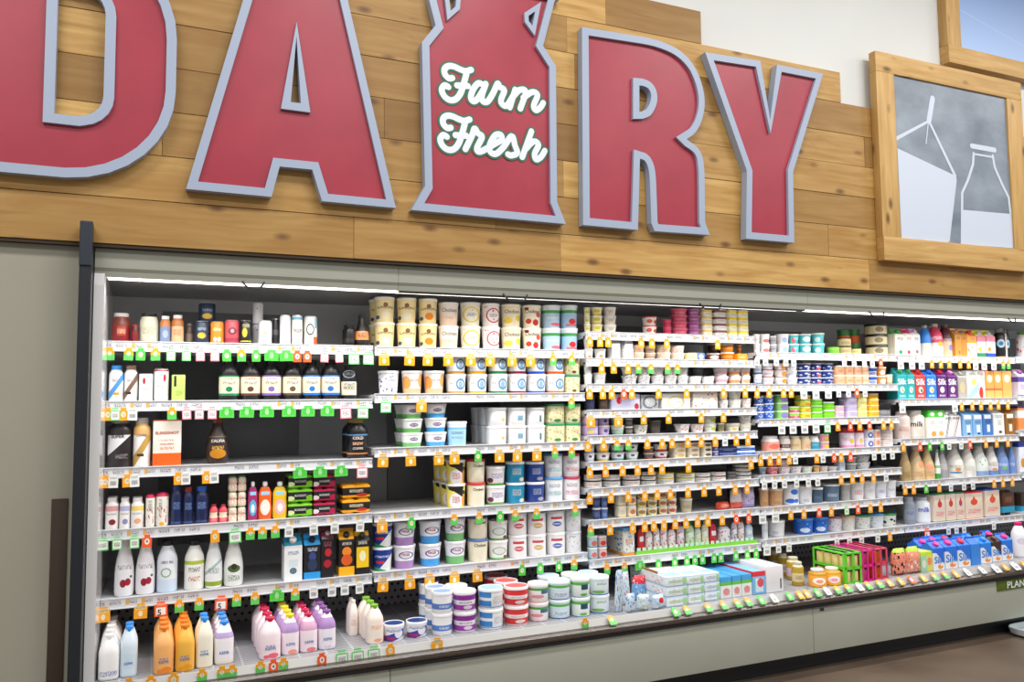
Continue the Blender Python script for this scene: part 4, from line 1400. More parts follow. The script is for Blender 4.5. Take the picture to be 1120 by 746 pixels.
# ---------------- big-tub bay
YEL = lambda fr: art('f5e2a6', ('E', .5, .72, .12, .1, '8a5a30'), ('T', .1, .9, .56, .66, '6a4a28'), ('E', .52, .3, .22, .15, fr), ('E', .14, .2, .08, .08, '4a5a7a'))
TT = dict(t=.83)
b1 = [(409, 431.7, 326, YEL('f6ecd0'), 'yellow yogurt tub with bird crest', 'f6f3e8', ()), (433.5, 455.5, 327, YEL('f4ead0'), 'yellow yogurt tub with bird crest and spoon', 'f6f3e8', ()),
      (457, 478, 328, YEL('f08a20'), 'yellow yogurt tub with orange fruit', 'f6f3e8', ()), (479.3, 501, 332, art('f6ece4', ('B', 0, .45, 'f8dcc4'), ('T', .3, .7, .3, .4, 'e0b090')), 'peach and white yogurt tub', 'f4f2ee', (('Chobani', 0, .66, .8, '8a8078'),)),
      (503, 525, 332, art('f4efd8', ('R', .52, .5, .42, .36, .16, 'e6cf3a'), ('S', 4, .2, 'd8b830', .2, .9), ('Q', .3, .75, .38, .62, 'f6f4ec'), ('T', .32, .72, .42, .58, '7a7a70')), 'cream yogurt tub with yellow ring', 'f4f2ee', ()),
      (526.3, 546, 333, art('f6ecea', ('R', .62, .5, .4, .34, .16, 'cc4050'), ('S', 4, .24, 'c83a4a', .2, .9), ('Q', .38, .85, .36, .64, 'f8f4f2'), ('T', .4, .82, .42, .58, '9a7a7a')), 'white yogurt tub with red ring', 'f4f2ee', ()),
      (547.6, 569, 334, art('f6eccc', ('E', .3, .3, .2, .14, 'f2d24a'), ('E', .82, .4, .16, .14, 'f2d24a'), ('B', .9, 1, 'f0e2b0')), 'cream yogurt tub with lemons', 'f6f3e0', (('Chobani', 0, .68, .8, '7a7460'),)),
      (570.6, 591, 335, art('f7efd8', ('E', .3, .3, .14, .12, 'd8402a'), ('E', .66, .24, .15, .15, 'cc3030'), ('E', .8, .6, .12, .12, 'dc5040'), ('E', .2, .9, .1, .1, '8a2028')), 'cream yogurt tub with strawberries', 'f6f3e0', (('Chobani', 0, .72, .8, '7a6a60'),)),
      (592.3, 612, 335, art('b4d4ea', ('B', .68, .82, '3f9a4c'), ('B', .82, 1, 'dfe8ee'), ('E', .7, .16, .3, .08, 'e8707a'), ('T', .2, .8, .4, .52, 'f0f6fa')), 'pale blue yogurt tub with green band', 'e9eef2', ()),
      (613, 632.6, 335, art('a6cbe8', ('B', .68, .82, '3f9a4c'), ('B', .82, 1, 'dfe8ee'), ('E', .66, .3, .2, .13, 'd83030'), ('Q', .3, .9, .08, .18, 'e8707a')), 'pale blue yogurt tub with strawberry', 'e9eef2', ())]
for j, (x0, x1, yt, mt, ds, lc, tx) in enumerate(b1):
    I('B1', 'tub', x0, x1, yt, mt, ds, n=2, lid=lc, txt=tx, d=2 if j == 0 else 1, **TT)
tags('B1', '420:O 448:O 468:O 490:O 515:O 536:O 560:O 580:O 605:b 625:b')
I('B2', 'tub', 413, 436, 406, art('f2f2f4', ('S', 6, .3, '4a52a0', .1, .95), ('Q', .4, .9, .3, .75, 'f4f4f6'), ('T', .45, .85, .55, .68, '6a6a90')), 'white yogurt tub with blueberries', lid='f4f4f4', **TT)
for x0, x1, q in ((439, 461.5, 'beside blueberries'), (463, 485.5, 'beside square tubs')):
    I('B2', 'tub', x0, x1, 406, art('f5ece4', ('E', .15, .5, .22, .3, 'f0a050'), ('E', .9, .6, .16, .3, 'f0a860'), ('B', 0, .25, 'eebb94'), ('T', .35, .75, .55, .68, '8a7a70')), f'white yogurt tub with peaches, {q}', lid='f4f4f4', **TT)
for x0, x1, c, l in ((488, 508, 'c89a48', 'tan'), (511, 531, 'eeb21e', 'yellow'), (534, 553.5, '1f8a44', 'green'), (555, 574, '8e1c3e', 'maroon'), (575.7, 594.6, '2c5ae0', 'blue'), (596, 615, 'f27018', 'orange')):
    I('B2', 'tub', x0, x1, 388, art('f1f0ee', ('B', 0, .14, c), ('R', .62, .52, .26, .3, .34, '5a88b0'), ('E', .62, .5, .12, .2, '8ab4d8'), ('T', .06, .4, .5, .66, '9a9aa0')), f'squarish white yogurt tub with {l} base', n=2, lid='f4f4f4', t=.86, sq=3.5)
I('B2', 'tub', 616, 635, 390, art('ece2b4', ('S', 5, .26, '9aae6a', .05, .9), ('E', .5, .14, .16, .08, '7a4a2a')), 'cream tub with green leaves', n=2, lid='2f8a5c', t=.9, sq=4)
tags('B2', '422:Q 461:O 625:b')
for x0, x1, c, l in ((438, 462, '76c26a', 'green'), (464, 488, '46a8e4', 'blue')):
    I('B3', 'tub', x0, x1, 443 if l == 'green' else 442, art('f0f0f0', ('B', 0, .34, c), ('E', .55, .58, .3, .26, 'f4f4f4'), ('E', .55, .6, .2, .14, '7a5a8a'), ('T', .4, .7, .55, .66, 'e8e0ec')), f'wide short yogurt tub with {l} base', n=3, lid='f2f2f2', t=.8, d=2 if l == 'green' else 1)
I('B3', 'tub', 488.6, 510, 461, art('a9d6ec', ('B', .7, .8, '7fbde0'), ('B', .8, 1, 'e6f0f4'), ('T', .2, .8, .5, .62, '2a3a5a'), ('T', .2, .8, .3, .4, '7aa0c0')), 'pale blue yogurt tub standing alone', lid='eef2f4', t=.88)
for x0, x1, a_, l, dd in ((532, 552, ('E', .72, .36, .1, .1, 'd8c86a'), 'gold dot', 3), (553, 573, ('Q', .45, .75, .3, .6, '7aa4bc'), 'blue patch', 1), (574, 593.5, ('Q', .6, .72, .2, .6, '5a7a80'), 'grey stripe', 1)):
    I('B3', 'tub', x0, x1, 446, art('ebebec', a_, ('T', .2, .6, .6, .7, 'c4c6c8')), f'plain white tub with {l}', n=2, lid='f0f0f0', t=.9, d=dd, sq=4)
for x0, x1, q in ((595, 614.8, 'far'), (615.5, 634.5, 'near')):
    I('B3', 'tub', x0, x1, 442, art('ebe2b6', ('S', 5, .24, '8fae62', .05, .9), ('E', .5, .14, .2, .09, '3f8a44'), ('T', .25, .75, .5, .7, 'b8a070')), 'cream tub with green rim' + (' beside white tubs' if q == 'far' else ' at bay end'), n=2, lid='2f8a5c', t=.92, sq=4.5)
tags('B3', '419:O 449:O 480:O 497:O 523:g 546:O 566:O 587:O 607:b 625:b')
I('B4', 'tub', 487.5, 508.5, 503, art('f3e46a', ('E', .5, .3, .34, .34, 'f6eef0'), ('D', .6, .96, 1.3, '26241f'), ('E', .5, .86, .4, .14, '1f1d1c'), ('T', .3, .7, .2, .5, 'c06a60'), ('E', .9, .3, .1, .3, 'e89a2a')), 'yellow and black yogurt tub', n=2, d=3, lid='eceae6', t=.84)
I('B4', 'tub', 510, 530, 502, art('f2ead0', ('B', .94, 1, 'c83a40')), 'cream yogurt tub with red rim', n=2, lid='c83a40', t=.88, txt=(('Chobani', .1, .72, .6, '4a463e'),))
I('B4', 'tub', 531.3, 551.6, 510, art('f0eef0', ('B', 0, .14, '6fa84a'), ('E', .2, .3, .14, .14, '6a2a4a'), ('T', .25, .85, .4, .7, '7a62a0')), 'white yogurt tub with purple print', n=2, lid='f2f2f2', t=.86)
I('B4', 'tub', 553, 573, 505, art('1f8ab0', ('Q', .3, .75, .42, .72, 'a8bcc8'), ('T', .32, .72, .45, .7, '4a5a70'), ('E', .8, .16, .14, .1, 'e8e4d0')), 'teal yogurt tub', n=2, lid='ececee', t=.9)
I('B4', 'tub', 574.6, 594.2, 505, art('24408c', ('Q', .34, .78, .42, .72, '8a94b4'), ('T', .36, .74, .45, .7, '3a3a5a'), ('E', .75, .18, .18, .09, 'b0a8b8')), 'navy yogurt tub', n=2, lid='ececee', t=.9)
I('B4', 'tub', 595, 614.5, 496, art('eceff2', ('T', .2, .8, .6, .78, '8a94a4'), ('T', .15, .85, .25, .45, '7ab4b8')), 'white yogurt tub with blue rim', n=2, lid='5a98d0', t=.9)
I('B4', 'tub', 615.2, 634.5, 496, art('f2eef0', ('T', .2, .8, .6, .78, '8a8490'), ('T', .15, .85, .25, .45, 'c86a8a')), 'white yogurt tub with crimson rim', n=2, lid='b83a5c', t=.9)
tags('B4', '418:O 450:g 497:b 524:b 547:g 563.6:b 587:b 629:b')
I('B5', 'tub', 406.5, 428.5, 572, art('1d3a94', ('D', -1.0, -.9, -.2, 'eef0ee'), ('Q', .14, .55, .34, .46, 'd8303c'), ('D', .3, .0, .22, '2f9a60'), ('T', .1, .8, .6, .7, 'dfe6f2')), 'navy and white yogurt tub', n=2, lid='ecf0f2', t=.84)
for x0, x1, yt, c, l in ((429.5, 454, 570, 'b48cc4', 'lilac'), (458, 482, 569, '4aa6ea', 'blue'), (486, 508.6, 566, '7cc47a', 'green')):
    N_ = art('f2f1f3', ('B', 0, .36, c), ('E', .55, .62, .36, .2, 'f4f3f5'), ('R', .55, .62, .34, .17, .2, '4a5a9a'))
    I('B5', 'tub', x0, x1, yt, N_, f'white yogurt tub with {l} base and oval logo', n=2, lid='f2f2f4', t=.82, txt=(('FAGE', .02, .62, .38, 'b02a3a'),))
I('B5', 'tub', 511, 533, 564, art('f2ead0', ('B', .94, 1, '5a7ab0')), 'cream yogurt tub with blue rim', n=2, lid='5a7ab0', t=.88, txt=(('Chobani', .1, .74, .6, '4a463e'),))
I('B5', 'tub', 534, 554.6, 569, art('f0f0ee', ('B', 0, .12, '74b468'), ('E', .5, .5, .36, .2, 'dfe6df'), ('R', .5, .5, .36, .22, .2, '9ab49a'), ('E', .8, .16, .1, .1, '8a2a3a')), 'small white yogurt tub with green base', n=2, lid='f0f0f0', t=.86)
for x0, x1, c, l in ((555.5, 575.3, 'd05058', 'red'), (576.3, 596.2, 'd8b060', 'gold'), (597.3, 616.8, '3f5ab0', 'blue')):
    I('B5', 'tub', x0, x1, 560 if l != 'blue' else 558, art('f3f1f1', ('Q', .22, .82, .66, .78, 'c8404c'), ('E', .54, .44, .26, .12, c), ('T', .3, .76, .4, .48, 'f6f0f0')), f'white yogurt tub with red print, {l} oval', n=2, lid='f4f4f4', t=.95)
I('B5', 'tub', 617.7, 637.3, 557, art('e8e8e8', ('S', 5, .3, 'd2d4d4', .05, .9), ('T', .2, .6, .76, .86, '7a7a80')), 'pale grey patterned yogurt tub', n=2, lid='d8d4e2', t=.93)
tags('B5', '419:O 448:O 470:O 497:O 522:O 571:g 591:g 611:g 628:b')
DT = dict(t=.93, lh=.014)
I('Bd', 'tub', 472, 494.5, 646, art('f3f4f6', ('B', .22, .5, '5a84d0'), ('B', .5, 1, 'f4f5f7'), ('T', .3, .8, .3, .42, 'f0f4fa')), 'tall white tub with blue band', n=2, d=3, yb=696, lid='f2f2f4', top='8aa4d8', **DT)
I('Bd', 'tub', 495.5, 520, 645, art('f2eef4', ('B', .1, .38, 'a83cae'), ('B', .62, .88, '8a2c94'), ('E', .6, .25, .2, .1, 'f0e0f2'), ('T', .2, .8, .44, .56, '7a6a80')), 'white tub with purple bands', n=2, d=2, yb=693, lid='f2f0f2', top='e9dcee', **DT)
I('Bd', 'tub', 523.5, 549.5, 642, art('f2f3f5', ('Q', 0, .48, .62, .92, '3f8fd8'), ('Q', 0, .48, .16, .46, '3f8fd8'), ('B', .1, .14, '3f8fd8'), ('T', .55, .95, .3, .7, 'b8b8b8')), 'white tub with blue squares', n=2, yb=690, lid='f2f4f6', top='9ac4ea', **DT)
I('Bd', 'tub', 551.5, 577, 640, art('f4f0f0', ('B', .08, .42, 'e6383c'), ('B', .62, .92, 'e6383c'), ('E', .6, .24, .22, .1, 'f4e4e0'), ('T', .2, .8, .46, .56, 'c0a8a8')), 'white tub with red bands', n=2, d=3, yb=685.5, lid='f4ecec', top='e8605e', **DT)
I('Bd', 'tub', 577.8, 599, 637, art('f4f2f2', ('B', .7, .84, '4aa84a'), ('E', .4, .36, .3, .1, 'ee9aa0'), ('Q', .55, .95, .5, .72, '4a6a8a'), ('B', .0, .06, 'f0b0b0')), 'white tub with green band and pink print', n=2, yb=681, lid='f4f0f0', top='f0c8cc', **DT)
I('Bd', 'tub', 599.8, 622.5, 634, art('d9ecf6', ('B', .7, .84, '5ab84a'), ('E', .5, .3, .36, .16, 'f2f6fa'), ('T', .2, .8, .2, .4, '6a9ad0'), ('B', .0, .06, '4a80c0')), 'pale blue tub with green band', n=2, d=2, yb=678, lid='eaf2f6', top='c0d8f0', **DT)
I('Bd', 'tub', 623.3, 643.8, 631, art('ebf2ee', ('B', .7, .86, '5ab84a'), ('Q', .45, .85, .44, .74, '2a4a6a'), ('E', .6, .16, .2, .08, '6ac050'), ('B', 0, .06, '8ab8d8')), 'white tub with green band and navy print', n=2, d=2, yb=676, lid='eef4f2', top='c8e0ea', **DT)
I('Cd', 'tub', 644.5, 665, 628, art('e6f0f6', ('T', .3, .8, .62, .76, '3f9a50'), ('E', .4, .2, .3, .1, '8ac060'), ('B', 0, .08, '5aa0d8')), 'white and pale blue tub', n=2, d=2, yb=672, lid='eef2f6', top='b8d4f0', **DT)
tags('Bd', '427:o 478:O 640:b', Y=-.29, z=DECKZ + .006)
# ---------------- small-cup bay
def C(base, *l):
    return art(base, *l, rough=.4)


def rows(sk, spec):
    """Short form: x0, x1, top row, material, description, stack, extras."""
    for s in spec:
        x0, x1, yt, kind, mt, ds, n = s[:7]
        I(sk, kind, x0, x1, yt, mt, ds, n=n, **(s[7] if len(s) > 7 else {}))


CT = dict(t=.78, lid='efece6')
SQC = dict(t=.94, sq=5, lid='efece6')
FRUIT = lambda base, c, s=5, th=.3: C(base, ('S', s, th, c, .05, .95), ('T', .25, .75, .4, .6, 'b0a8a0'))
rows('C1', [(638.5, 645, 337, 'tub', C('ece2bc', ('E', .5, .5, .3, .2, 'c8c040'), ('B', .8, 1, 'e0d090')), 'cream cup with lime dot', 3, CT), (646, 658, 337, 'tub', C('ece0a8', ('E', .5, .6, .26, .2, 'd2c63a'), ('B', 0, .2, 'd8c858')), 'cream cup with yellow dot', 3, CT),
            (660, 673, 337, 'tub', C('eeeae4', ('E', .5, .5, .2, .16, 'd8c8a0'), ('T', .2, .8, .6, .8, 'c0b8b0')), 'white cup with tan dot', 3, CT),
            (703, 717, 347, 'tub', C('efe4dc', ('E', .4, .5, .2, .24, 'd8604a'), ('E', .9, .4, .2, .24, 'd8604a')), 'white cup with red fruit', 2, dict(t=.85, lid='d04a50')),
            (725, 733.5, 350, 'tub', C('c83a5c', ('B', .4, .6, 'a82a48')), 'dim crimson cup', 2, dict(CT, lid='d04a6a')), (734, 750, 339, 'tub', C('d8506e', ('T', .2, .8, .3, .6, 'f0a8b8'), ('B', .0, .2, 'e07890')), 'pink cup', 4, dict(CT, lid='e87a92')),
            (750.6, 764, 339, 'tub', C('9a4a88', ('T', .2, .8, .3, .6, 'dcb8d4'), ('B', 0, .2, 'b070a4')), 'purple cup', 4, dict(CT, lid='b87ab0')), (764.5, 776, 339, 'tub', C('efe9d8', ('B', .55, .95, 'e6c860'), ('T', .2, .8, .2, .4, 'a89870')), 'white cup with straw yellow band', 4, SQC),
            (777, 791, 339, 'tub', C('ece4e2', ('B', .55, .95, '7c4a52'), ('T', .2, .8, .2, .4, 'a09090')), 'white cup with maroon band', 4, SQC), (792, 802.8, 339, 'tub', C('f3eed0', ('B', .55, .98, 'f0d81e'), ('T', .2, .8, .2, .4, 'b0a870')), 'white cup with bright yellow band', 4, SQC),
            (803.5, 815, 339, 'tub', C('f3eed0', ('B', .55, .98, 'f0d81e'), ('T', .2, .8, .2, .4, 'b0a870')), 'white cup with bright yellow band, outer', 4, SQC)])
tags('C1', '645:o 656:o 665:o 701:o 713:o 729:o 785:o')
rows('C2', [(638.5, 648, 371, 'tub', C('ece9e6', ('E', .6, .25, .2, .14, 'e08a50')), 'white cup with orange dot', 2, CT), (650, 662, 382, 'tub', C('efecea', ('E', .55, .3, .2, .16, 'd88a5a')), 'small white cup with orange dot', 1, CT),
            (669, 678.5, 372, 'box', C('c9c6c4', ('T', .2, .8, .4, .7, 'a8a4a4')), 'narrow pale grey box', 1), (679, 690.5, 371, 'tub', C('ebebea', ('T', .2, .8, .5, .7, 'c8c8c8')), 'plain white tall cup', 2, SQC),
            (691, 704, 378, 'tub', C('eecdb2', ('T', .2, .8, .3, .7, 'd89a78')), 'peach cup', 2, CT), (705, 716, 379, 'tub', C('c9b096', ('B', .3, .6, 'a88a70')), 'tan cup', 2, CT), (717, 732.5, 378, 'tub', FRUIT('eed6bc', 'd88a68'), 'peach dotted cup', 2, CT),
            (733.3, 747.3, 379, 'tub', FRUIT('f0e2d4', 'd8503a', 6), 'cream cup with red dots', 2, CT), (748, 760.5, 386, 'box', C('f0dca8', ('T', .2, .8, .3, .6, 'b89a60')), 'cream snack box', 1), (761.2, 771, 386, 'box', C('5c7cc0', ('E', .5, .5, .3, .3, 'e8ecf4')), 'blue snack box', 1),
            (773.5, 786, 387, 'tub', C('8c4a38', ('E', .5, .5, .34, .3, 'e8d8d0')), 'brown pudding cup', 1, CT), (775, 789, 377, 'tub', C('5c3a34', ('E', .5, .5, .3, .3, '8a6a60')), 'dark brown pudding cup in back', 2, dict(CT, back=.09)),  # back cup's browns are darkened for the shade behind the front row
            (788, 801, 377, 'tub', C('d27a1c', ('B', .4, .6, 'e8a04a')), 'orange pudding cup', 2, CT), (802, 816.5, 387, 'box', C('f2941e', ('T', .2, .8, .4, .6, 'f8e0c0')), 'orange snack box', 1), (803, 816, 378, 'tub', C('d88420', ('B', .4, .6, 'f0b060')), 'amber pudding cup in back', 2, dict(CT, back=.08))])
tags('C2', '658:o 671:o 687:o 698:b 712:b 730:b 741:b')
PR = lambda c='4a4a50': C('ecebea', ('S', 7, .3, c, .1, .95), ('Q', .25, .75, .35, .65, 'f0f0ee'), ('T', .3, .7, .4, .6, '8a8a8a'))
rows('C3', [(638.5, 647, 399, 'tub', C('eaeae9', ('T', .2, .8, .4, .7, 'c8c8c8')), 'plain white cup', 2, CT), (649, 662, 408, 'tub', C('ebebea', ('T', .2, .8, .4, .7, 'c8c8c8')), 'plain white cup standing alone', 1, CT), (680, 695.5, 402, 'tub', PR(), 'white cup with black print', 2, CT), (697, 710, 402, 'tub', PR('5a5a60'), 'white cup with grey print', 2, CT),
            (712, 725, 402, 'tub', PR('d89aa8'), 'white cup with pink print', 2, CT), (726, 739, 402, 'tub', PR('cc90a0'), 'white cup with rose print', 2, CT), (740, 751.5, 402, 'tub', PR('909096'), 'white cup with pale grey print', 2, CT), (752.3, 766, 412, 'tub', PR('d8786a'), 'small white cup with red print', 1, CT), (767, 780, 412, 'tub', PR('8a94b0'), 'small white cup with blue print', 1, CT),
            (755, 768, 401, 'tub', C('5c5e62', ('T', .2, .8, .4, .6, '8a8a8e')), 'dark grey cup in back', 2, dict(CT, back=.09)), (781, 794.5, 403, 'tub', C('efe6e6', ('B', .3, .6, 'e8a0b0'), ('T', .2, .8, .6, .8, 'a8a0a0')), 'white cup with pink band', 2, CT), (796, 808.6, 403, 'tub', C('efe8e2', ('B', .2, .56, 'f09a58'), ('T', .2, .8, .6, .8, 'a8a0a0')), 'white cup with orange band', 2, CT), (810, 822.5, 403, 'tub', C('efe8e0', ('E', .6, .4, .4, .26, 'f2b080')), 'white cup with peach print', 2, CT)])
tags('C3', '645:o 659:o 669:o 682:r 691:o 720:o 751:o 791:o 815:o')
rows('C4', [(638.5, 650.5, 432, 'tub', C('2a3050', ('T', .2, .8, .3, .6, '4a5478')), 'dark navy cup', 1, dict(CT, lid='3a4468')), (653, 665, 432, 'tub', C('4a382c', ('T', .2, .8, .3, .6, '7a6450')), 'dark brown cup', 1, dict(CT, lid='4a3a30')),
            (667, 700, 431, 'box', C('c4c3da', ('E', .26, .58, .09, .22, 'c8202a'), ('E', .88, .2, .08, .2, 'b02a34'), ('T', .3, .8, .5, .7, 'a0a0c0')), 'wide lavender yogurt box with strawberries', 1, dict(dp=.09)), (701, 720.5, 432, 'box', C('9a9ca0', ('R', .5, .5, .4, .44, .2, '5a5c60'), ('E', .5, .5, .28, .3, 'b8babc'), ('S', 6, .24, 'd8dadc')), 'grey yogurt box with ring', 1, dict(dp=.09)),
            (724, 755, 430, 'box', C('efeee6', ('R', .48, .44, .3, .4, .16, 'd8cc78'), ('T', .3, .66, .4, .5, '8a8a80')), 'white yogurt box with yellow ring', 1, dict(dp=.1)), (758, 785, 427, 'box', C('efe6d8', ('S', 6, .26, 'c83a34', 0, 1), ('Q', .3, .72, .3, .7, 'f2ebe0'), ('T', .34, .7, .4, .6, '8a7a70')), 'cream yogurt box with strawberry border', 1, dict(dp=.1)),
            (786, 795, 430, 'tub', PR('4a4a4a'), 'small dotted cup', 2, CT), (796, 809, 428, 'tub', FRUIT('efeee2', '3a3a38', 6, .2), 'cream cup with dark dots', 2, CT), (810, 823, 436, 'tub', FRUIT('f0e8e2', 'c04a4a', 6, .22), 'white cup with red dots', 1, CT)])
tags('C4', '646:O 676:O 704:o 731:o 767:o 791:o')
rows('C5', [(638.5, 651, 455, 'box', C('c8b0d8', ('E', .4, .4, .3, .2, 'd8d86a'), ('B', 0, .2, 'a888c0')), 'purple yogurt box with yellow oval', 2, dict(dp=.08)), (653, 666, 455, 'tub', C('c9b8da', ('E', .6, .5, .16, .2, '5a4a7a'), ('B', 0, .2, 'b49ccc')), 'lavender cup', 2, CT), (668, 681.5, 455, 'tub', C('a8c8b4', ('B', .6, .9, 'e8ece8'), ('B', 0, .2, '88b09a')), 'pale green cup', 2, CT),
            (683, 691.5, 458, 'tub', C('5a5450', ('B', .3, .6, '7a746c')), 'dim grey-brown cup', 2, CT), (692.3, 707.3, 465, 'tub', FRUIT('e6e2d6', '4a5a48', 4, .3), 'white cup with dark leaves', 1, CT), (694, 706, 454, 'tub', FRUIT('8a8478', '5a5a50', 4, .3), 'dim cup with leaves in back', 2, dict(CT, back=.08)), (709, 722, 460, 'tub', C('463e3a', ('T', .2, .8, .3, .6, '6a605a')), 'very dark brown cup', 1, dict(CT, lid='5a524c')),  # dim leaf cup: shade at the shelf back mixed into its colours
            (738, 753, 464, 'tub', FRUIT('efe9e2', 'd03a44', 4, .3), 'white cup with red berries', 1, CT), (755, 768.3, 464, 'tub', FRUIT('efe6e2', 'd8505a', 4, .3), 'white cup with pink berries', 1, CT), (769, 782, 454, 'tub', C('ecece0', ('E', .7, .4, .22, .2, 'b8cc3a'), ('T', .15, .6, .6, .8, '8a9a70')), 'white cup with lime', 2, CT), (783.5, 791, 463, 'tub', C('8a8258', ('T', .2, .8, .3, .6, '6a6440')), 'dim olive cup', 1, CT),
            (792.3, 807.3, 463, 'tub', C('ece6d0', ('E', .6, .3, .16, .16, 'e8c43a'), ('T', .2, .8, .6, .8, '9a9280')), 'cream cup with yellow dot', 1, CT), (809, 823, 455, 'tub', C('ebe6d8', ('T', .2, .8, .3, .6, 'b0a890')), 'plain cream cup', 2, CT)])
tags('C5', '643:o 660:o 675:b 687:b 708:o 724:o 735:o 752:o 767:o 782:o 793:w 805:o 818:o')
U = lambda c: C('e6e6e8', ('B', 0, .3, c), ('E', .5, .62, .3, .3, 'f2f2f4'), ('E', .5, .66, .16, .16, '6a4a7c'))
rows('C6', [(638.5, 649.5, 486, 'tub', U('b8c4d0'), 'white cup with grey base', 2, CT), (651.5, 666, 486, 'tub', U('e8c45a'), 'white cup with yellow base', 2, CT), (668, 682, 486, 'tub', U('6ab4b8'), 'white cup with teal base', 2, CT), (684, 697, 486, 'tub', U('a8d0b8'), 'white cup with mint base', 2, CT), (704, 714, 489, 'tub', C('6a605c', ('B', 0, .3, 'a84430')), 'dim cup with rust base', 2, CT), (715, 729, 486, 'tub', U('d8502c'), 'white cup with red base', 2, CT),  # dim rust-based cup is coloured as a shaded copy of the red-based one
            (733, 747, 484, 'tub', C('ecdfc0', ('E', .5, .5, .3, .3, 'd8b070'), ('B', .9, 1, 'd0c0a0')), 'cream cup with tan oval', 3, SQC), (748.7, 762, 484, 'tub', C('ece0c4', ('E', .5, .5, .3, .3, 'a8907a')), 'cream cup with brown oval', 3, SQC), (765, 776, 484, 'tub', C('ebe2c8', ('E', .5, .5, .3, .3, '5a5248')), 'cream cup with dark oval', 3, SQC), (777, 784, 488, 'tub', C('4a4a90', ('E', .5, .5, .3, .3, 'a0a0c8')), 'small indigo cup', 2, SQC),
            (786, 806, 489, 'box', C('22306a', ('B', .5, .62, '8aa0d0'), ('T', .2, .8, .2, .4, 'a8b4d8')), 'flat navy box', 2, dict(dp=.2)), (807, 827.5, 488, 'box', C('1f6ad0', ('B', .6, 1, 'e8ecf0'), ('T', .2, .8, .2, .4, 'c0d4f0')), 'flat blue and white box', 2, dict(dp=.2))])
tags('C6', '645:o 662:o 681:o 697:o 712:o 724:o 753:o 821:o')
F = dict(t=.96, lid='232325', lh=.004)
G_ = lambda c: C('e4e0da', ('T', .2, .8, .3, .7, c), ('B', 0, .1, 'c8c4be'))
rows('C7', [(639, 657.3, 518, 'tub', G_('b06a6a'), 'flat white tub with pink print and black rim', 2, F), (658.5, 677.3, 518, 'tub', G_('7a7a7a'), 'flat white tub with grey print', 2, F), (680, 698.6, 518, 'tub', G_('c05060'), 'flat white tub with red print', 2, F), (700, 716, 515, 'tub', G_('5a6a5a'), 'flat white tub with green print', 3, F), (717, 735.5, 517, 'tub', G_('8a8a60'), 'flat white tub with yellow rim', 2, dict(F, lid='e0d02a')),
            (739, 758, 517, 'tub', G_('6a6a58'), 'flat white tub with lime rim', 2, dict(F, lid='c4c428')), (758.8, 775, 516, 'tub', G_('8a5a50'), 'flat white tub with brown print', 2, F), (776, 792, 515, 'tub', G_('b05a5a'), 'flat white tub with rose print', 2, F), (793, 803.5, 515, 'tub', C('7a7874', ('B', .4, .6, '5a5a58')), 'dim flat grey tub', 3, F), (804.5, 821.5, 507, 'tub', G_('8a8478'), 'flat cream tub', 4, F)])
tags('C7', '645:o 668:o 687:o 705:o 719:o 733:o 752.5:o 769.7:o 786:o 804:o 817:o')
rows('C8', [(648, 656, 543, 'tub', C('3a4a78', ('B', .3, .7, '56689a')), 'dim blue cup', 2, CT), (656.6, 664, 543, 'tub', C('5a74b4', ('T', .2, .8, .3, .6, 'a0b0d8')), 'blue cup', 2, CT), (673, 683, 541, 'tub', C('ebe4cc', ('T', .2, .8, .3, .7, 'b0a070'), ('B', 0, .12, 'd8b858')), 'cream cup with gold base', 2, SQC), (683.6, 694, 541, 'tub', C('ece0c8', ('E', .5, .5, .3, .24, 'c87a50'), ('B', 0, .12, 'd8b858')), 'cream cup with copper oval', 2, SQC),  # dim blue cup is coloured as a shaded copy of its neighbour
            (696, 706.5, 537, 'tub', C('ece3b4', ('E', .5, .5, .34, .26, 'a8843a'), ('B', .8, 1, 'f2ecd0')), 'pale yellow cup with bronze oval', 3, CT), (707, 718, 537, 'tub', C('ece3b4', ('E', .5, .5, .34, .26, '9a7a48'), ('B', .8, 1, 'f2ecd0')), 'pale yellow cup with brown oval', 3, CT), (719.5, 729, 537, 'tub', C('ecd9b4', ('E', .5, .5, .34, .26, 'b06a4a')), 'tan cup with copper oval', 3, CT), (729.6, 739, 537, 'tub', C('efe2c0', ('E', .5, .5, .34, .26, 'c0504a')), 'cream cup with red oval', 3, CT),
            (744, 756, 545, 'tub', C('ccc0a0', ('T', .2, .8, .3, .6, '8a8068')), 'tan cup standing alone', 1, CT), (781, 795, 549, 'bag', C('d84a34', ('E', .5, .5, .3, .3, 'e88a70')), 'red snack bag', 1, dict(sy=.7)), (795.5, 808.5, 535, 'bag', C('d0c4c6', ('B', 0, .34, 'd85a4a'), ('S', 5, .2, 'b09aa0')), 'clear snack bag with red base', 1, dict(sy=.5)), (809.5, 824, 533, 'bag', C('b8aecc', ('S', 5, .3, '8a7ab0'), ('B', 0, .2, '9a8ac0')), 'lilac snack bag', 1, dict(sy=.5))])
tags('C8', '646:b 667:o 692:o 705:o 715:o 726:o 738.6:o 750:o 763:o 774:o 790:o 805:r 819:r')
rows('C9', [(643, 652, 586, 'tub', C('b8ccd8', ('E', .5, .4, .34, .24, 'd8705a'), ('B', 0, .1, '4a8a90')), 'small blue-grey cup with red fruit', 2, SQC), (652.6, 662, 586, 'tub', C('d8b8b4', ('E', .5, .4, .34, .24, 'd03a3a'), ('B', 0, .1, '4a8a90')), 'small pink-grey cup with strawberries', 2, SQC),
            (681.5, 694, 577, 'box', C('e8e4d8', ('S', 7, .32, '4a9ad8', 0, 1), ('B', 0, .12, 'e8a03a'), ('T', .2, .8, .4, .6, 'e07830'), ('B', .86, 1, '7ab4e0')), 'tall colourful snack carton', 1, dict(dp=.26))])
